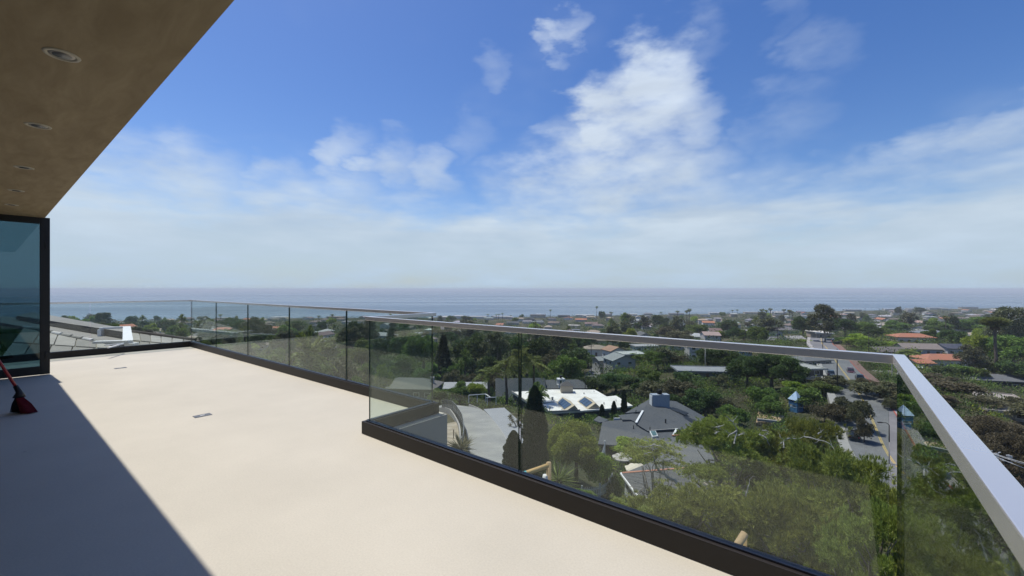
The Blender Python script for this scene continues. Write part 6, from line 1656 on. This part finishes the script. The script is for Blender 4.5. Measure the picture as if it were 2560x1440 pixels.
_, t3 = pole(1763, 868, 148, 'grey weathered pole in front of the long flat roof', 0, M_LAMP, 0.13)
pole(1478, 862, 165, 'dark pole left of the two-storey grey gabled house', 1)
pole(1463, 925, 112, 'thin dark lamp post behind the white flat roof', 0, None, 0.11)
_, t4 = pole(1617, 806, 330, 'dark utility pole above the handrail among grey roofs', 1)
pole(1590, 812, 330, 'dark utility pole left of the grey roofs above the handrail', 1)
pole(1863, 822, 250, 'thin utility pole behind the bright green tree', 1)
for i, (px, py, Z) in enumerate(((2163, 770, 640), (2198, 771, 640), (2105, 778, 500), (395, 800, 420), (700, 796, 480), (712, 795, 480), (1790, 783, 600), (2310, 805, 300))):
    o, _ = pole(px, py, Z, 'x', 1, r=0.22); del o['label']; REG.append((o, 'far utility pole', px, py + 4))
sl = empty('street_lamp', ground(2223, 72), 0, 'slim pale street lamp beside the road in front of the corner', 'street lamp')
MB().tube([(0, 0, -1), (0, 0, 4.6)], [0.11, 0.09], 8).build('shaft', M_LAMP, sl, smooth=True); MB().tube([(0, 0, 4.6), (0, 0, 7.5)], [0.09, 0.07], 8).build('upper_shaft', M_POLE, sl, smooth=True)
MB().tube([(0, 0, 7.5), (-0.5, 0, 7.9), (-1.4, 0, 8.0)], 0.05, 6).build('arm', M_POLE, sl); box_part('lamp_head', M_POLE, sl, (-1.6, 0, 7.97), (0.7, 0.3, 0.14))
sl2 = empty('street_lamp', ground(2230, 132), 0, 'pale lamp pole in front of the small grey house', 'street lamp'); MB().tube([(0, 0, -1), (0, 0, 9)], [0.12, 0.08], 7).build('shaft', M_LAMP, sl2); box_part('lamp_head', M_LAMP, sl2, (-0.5, 0, 8.95), (1.2, 0.25, 0.12))
def wire(a, b, sag, lab, r=0.02):
    P = [a.lerp(b, t / 10) - Vector((0, 0, sag * 4 * (t / 10) * (1 - t / 10))) for t in range(11)]
    o = MB().tube(P, r, 4, False).build('overhead_wire', M_BLK); props(o, lab, 'wire', 'overhead wires')
wire(t2, t1, 1.5, 'overhead wire between the two road poles', 0.03)
wire(t4, t2, 2.0, 'overhead wire from the grey roofs to the road pole', 0.035)
M_WIREP = mat('pale_cable', (0.55, 0.55, 0.53), 0.4, 0.05, metal=0.3)
cb = empty('cable_bundle', PZ(2470, 1140, 40), 0, 'bundle of pale cables and fittings crossing the dry trees at right', 'cable'); cb0 = cb.location.copy()
for k, (a, b) in enumerate((((2428, 1112, 42), (2700, 1190, 30)), ((2432, 1114, 42), (2700, 1196, 30)), ((2440, 1118, 42), (2700, 1215, 30)))):
    A_, B_ = PZ(*a) - cb0, PZ(*b) - cb0
    MB().tube([A_.lerp(B_, t / 8) - Vector((0, 0, 1.0 * (t / 8) * (1 - t / 8))) for t in range(9)], 0.022, 4, False).build('cable', M_WIREP, cb)
rc = random.Random(9)
for k in range(34):
    q = PZ(rc.uniform(2455, 2520), 0, 40) - cb0; u_ = rc.random()
    q = PZ(2445 + 85 * u_, 1116 + 20 * u_ + rc.uniform(0, 34) * (1 - .4 * u_), 41 - 2 * u_) - cb0
    box_part('fitting', M_WIREP, cb, q, (rc.uniform(.12, .4), .08, rc.uniform(.05, .14)), rc.uniform(-.6, .6))

# surf line: a small breaking wave
for px, py, w, l_ in ((1346, 785, 13, 'small white breaking wave off the shore left of centre'), (2020, 730, 26, 'thin white wake line far out on the sea')):
    Z = 62 * FPX / (py - CY); wd = w / FPX * Z
    mb = MB(); P = [Vector((-wd / 2 + wd * t / 12, 6 * math.sin(t * .9), 0)) for t in range(13)]
    mb.tube(P, [max(Z * 0.0011 * math.sin(math.pi * t / 12), .05) for t in range(13)], 5)
    o = mb.build('breaking_wave', M_WHITE, None, Vector(((px - CX) / FPX * Z, Z, SEA_Z))); props(o, l_, 'wave')

# ------------------------------------------------------------------ labels that single out each of the many
LAND += [(1375, 776, 'the lone shore palm'), (1720, 780, 'the twin shore palms'), (1915, 776, 'the three shore palms'), (1492, 775, 'the tallest shore palm'), (232, 795, 'the dark spreading shore tree'), (700, 800, 'the long glass run'), (1110, 795, 'the handrail corner'), (2355, 778, 'the right-hand shore palms'), (500, 800, 'the far glass corner')]
ORD = ['', 'second ', 'third ', 'fourth ', 'fifth ', 'sixth ', 'seventh ', 'eighth ', 'ninth ', 'tenth ', 'eleventh ', 'twelfth ', 'thirteenth ', 'fourteenth ', 'fifteenth ']
buckets = {}
for o, noun, qx, qy in REG:
    best = min(LAND, key=lambda l: math.hypot(l[0] - qx, (l[1] - qy) * 2.2) if math.hypot(l[0] - qx, l[1] - qy) > 6 else 1e9)
    dx, dy = qx - best[0], (qy - best[1]) * 2.2
    side = ('to the right of' if dx > 0 else 'to the left of') if abs(dx) > abs(dy) else ('above' if dy < 0 else 'below')
    buckets.setdefault((noun, side, best[2]), []).append((math.hypot(dx, dy), o))
for (noun, side, lm), L_ in buckets.items():
    L_.sort(key=lambda t: t[0])
    for i, (_, o) in enumerate(L_):
        s_ = side.replace('to the ', '')
        o['label'] = f"{noun} {s_} {lm}" if len(L_) == 1 else (f"{ORD[min(i, 14)]}nearest {noun} {s_} {lm}")
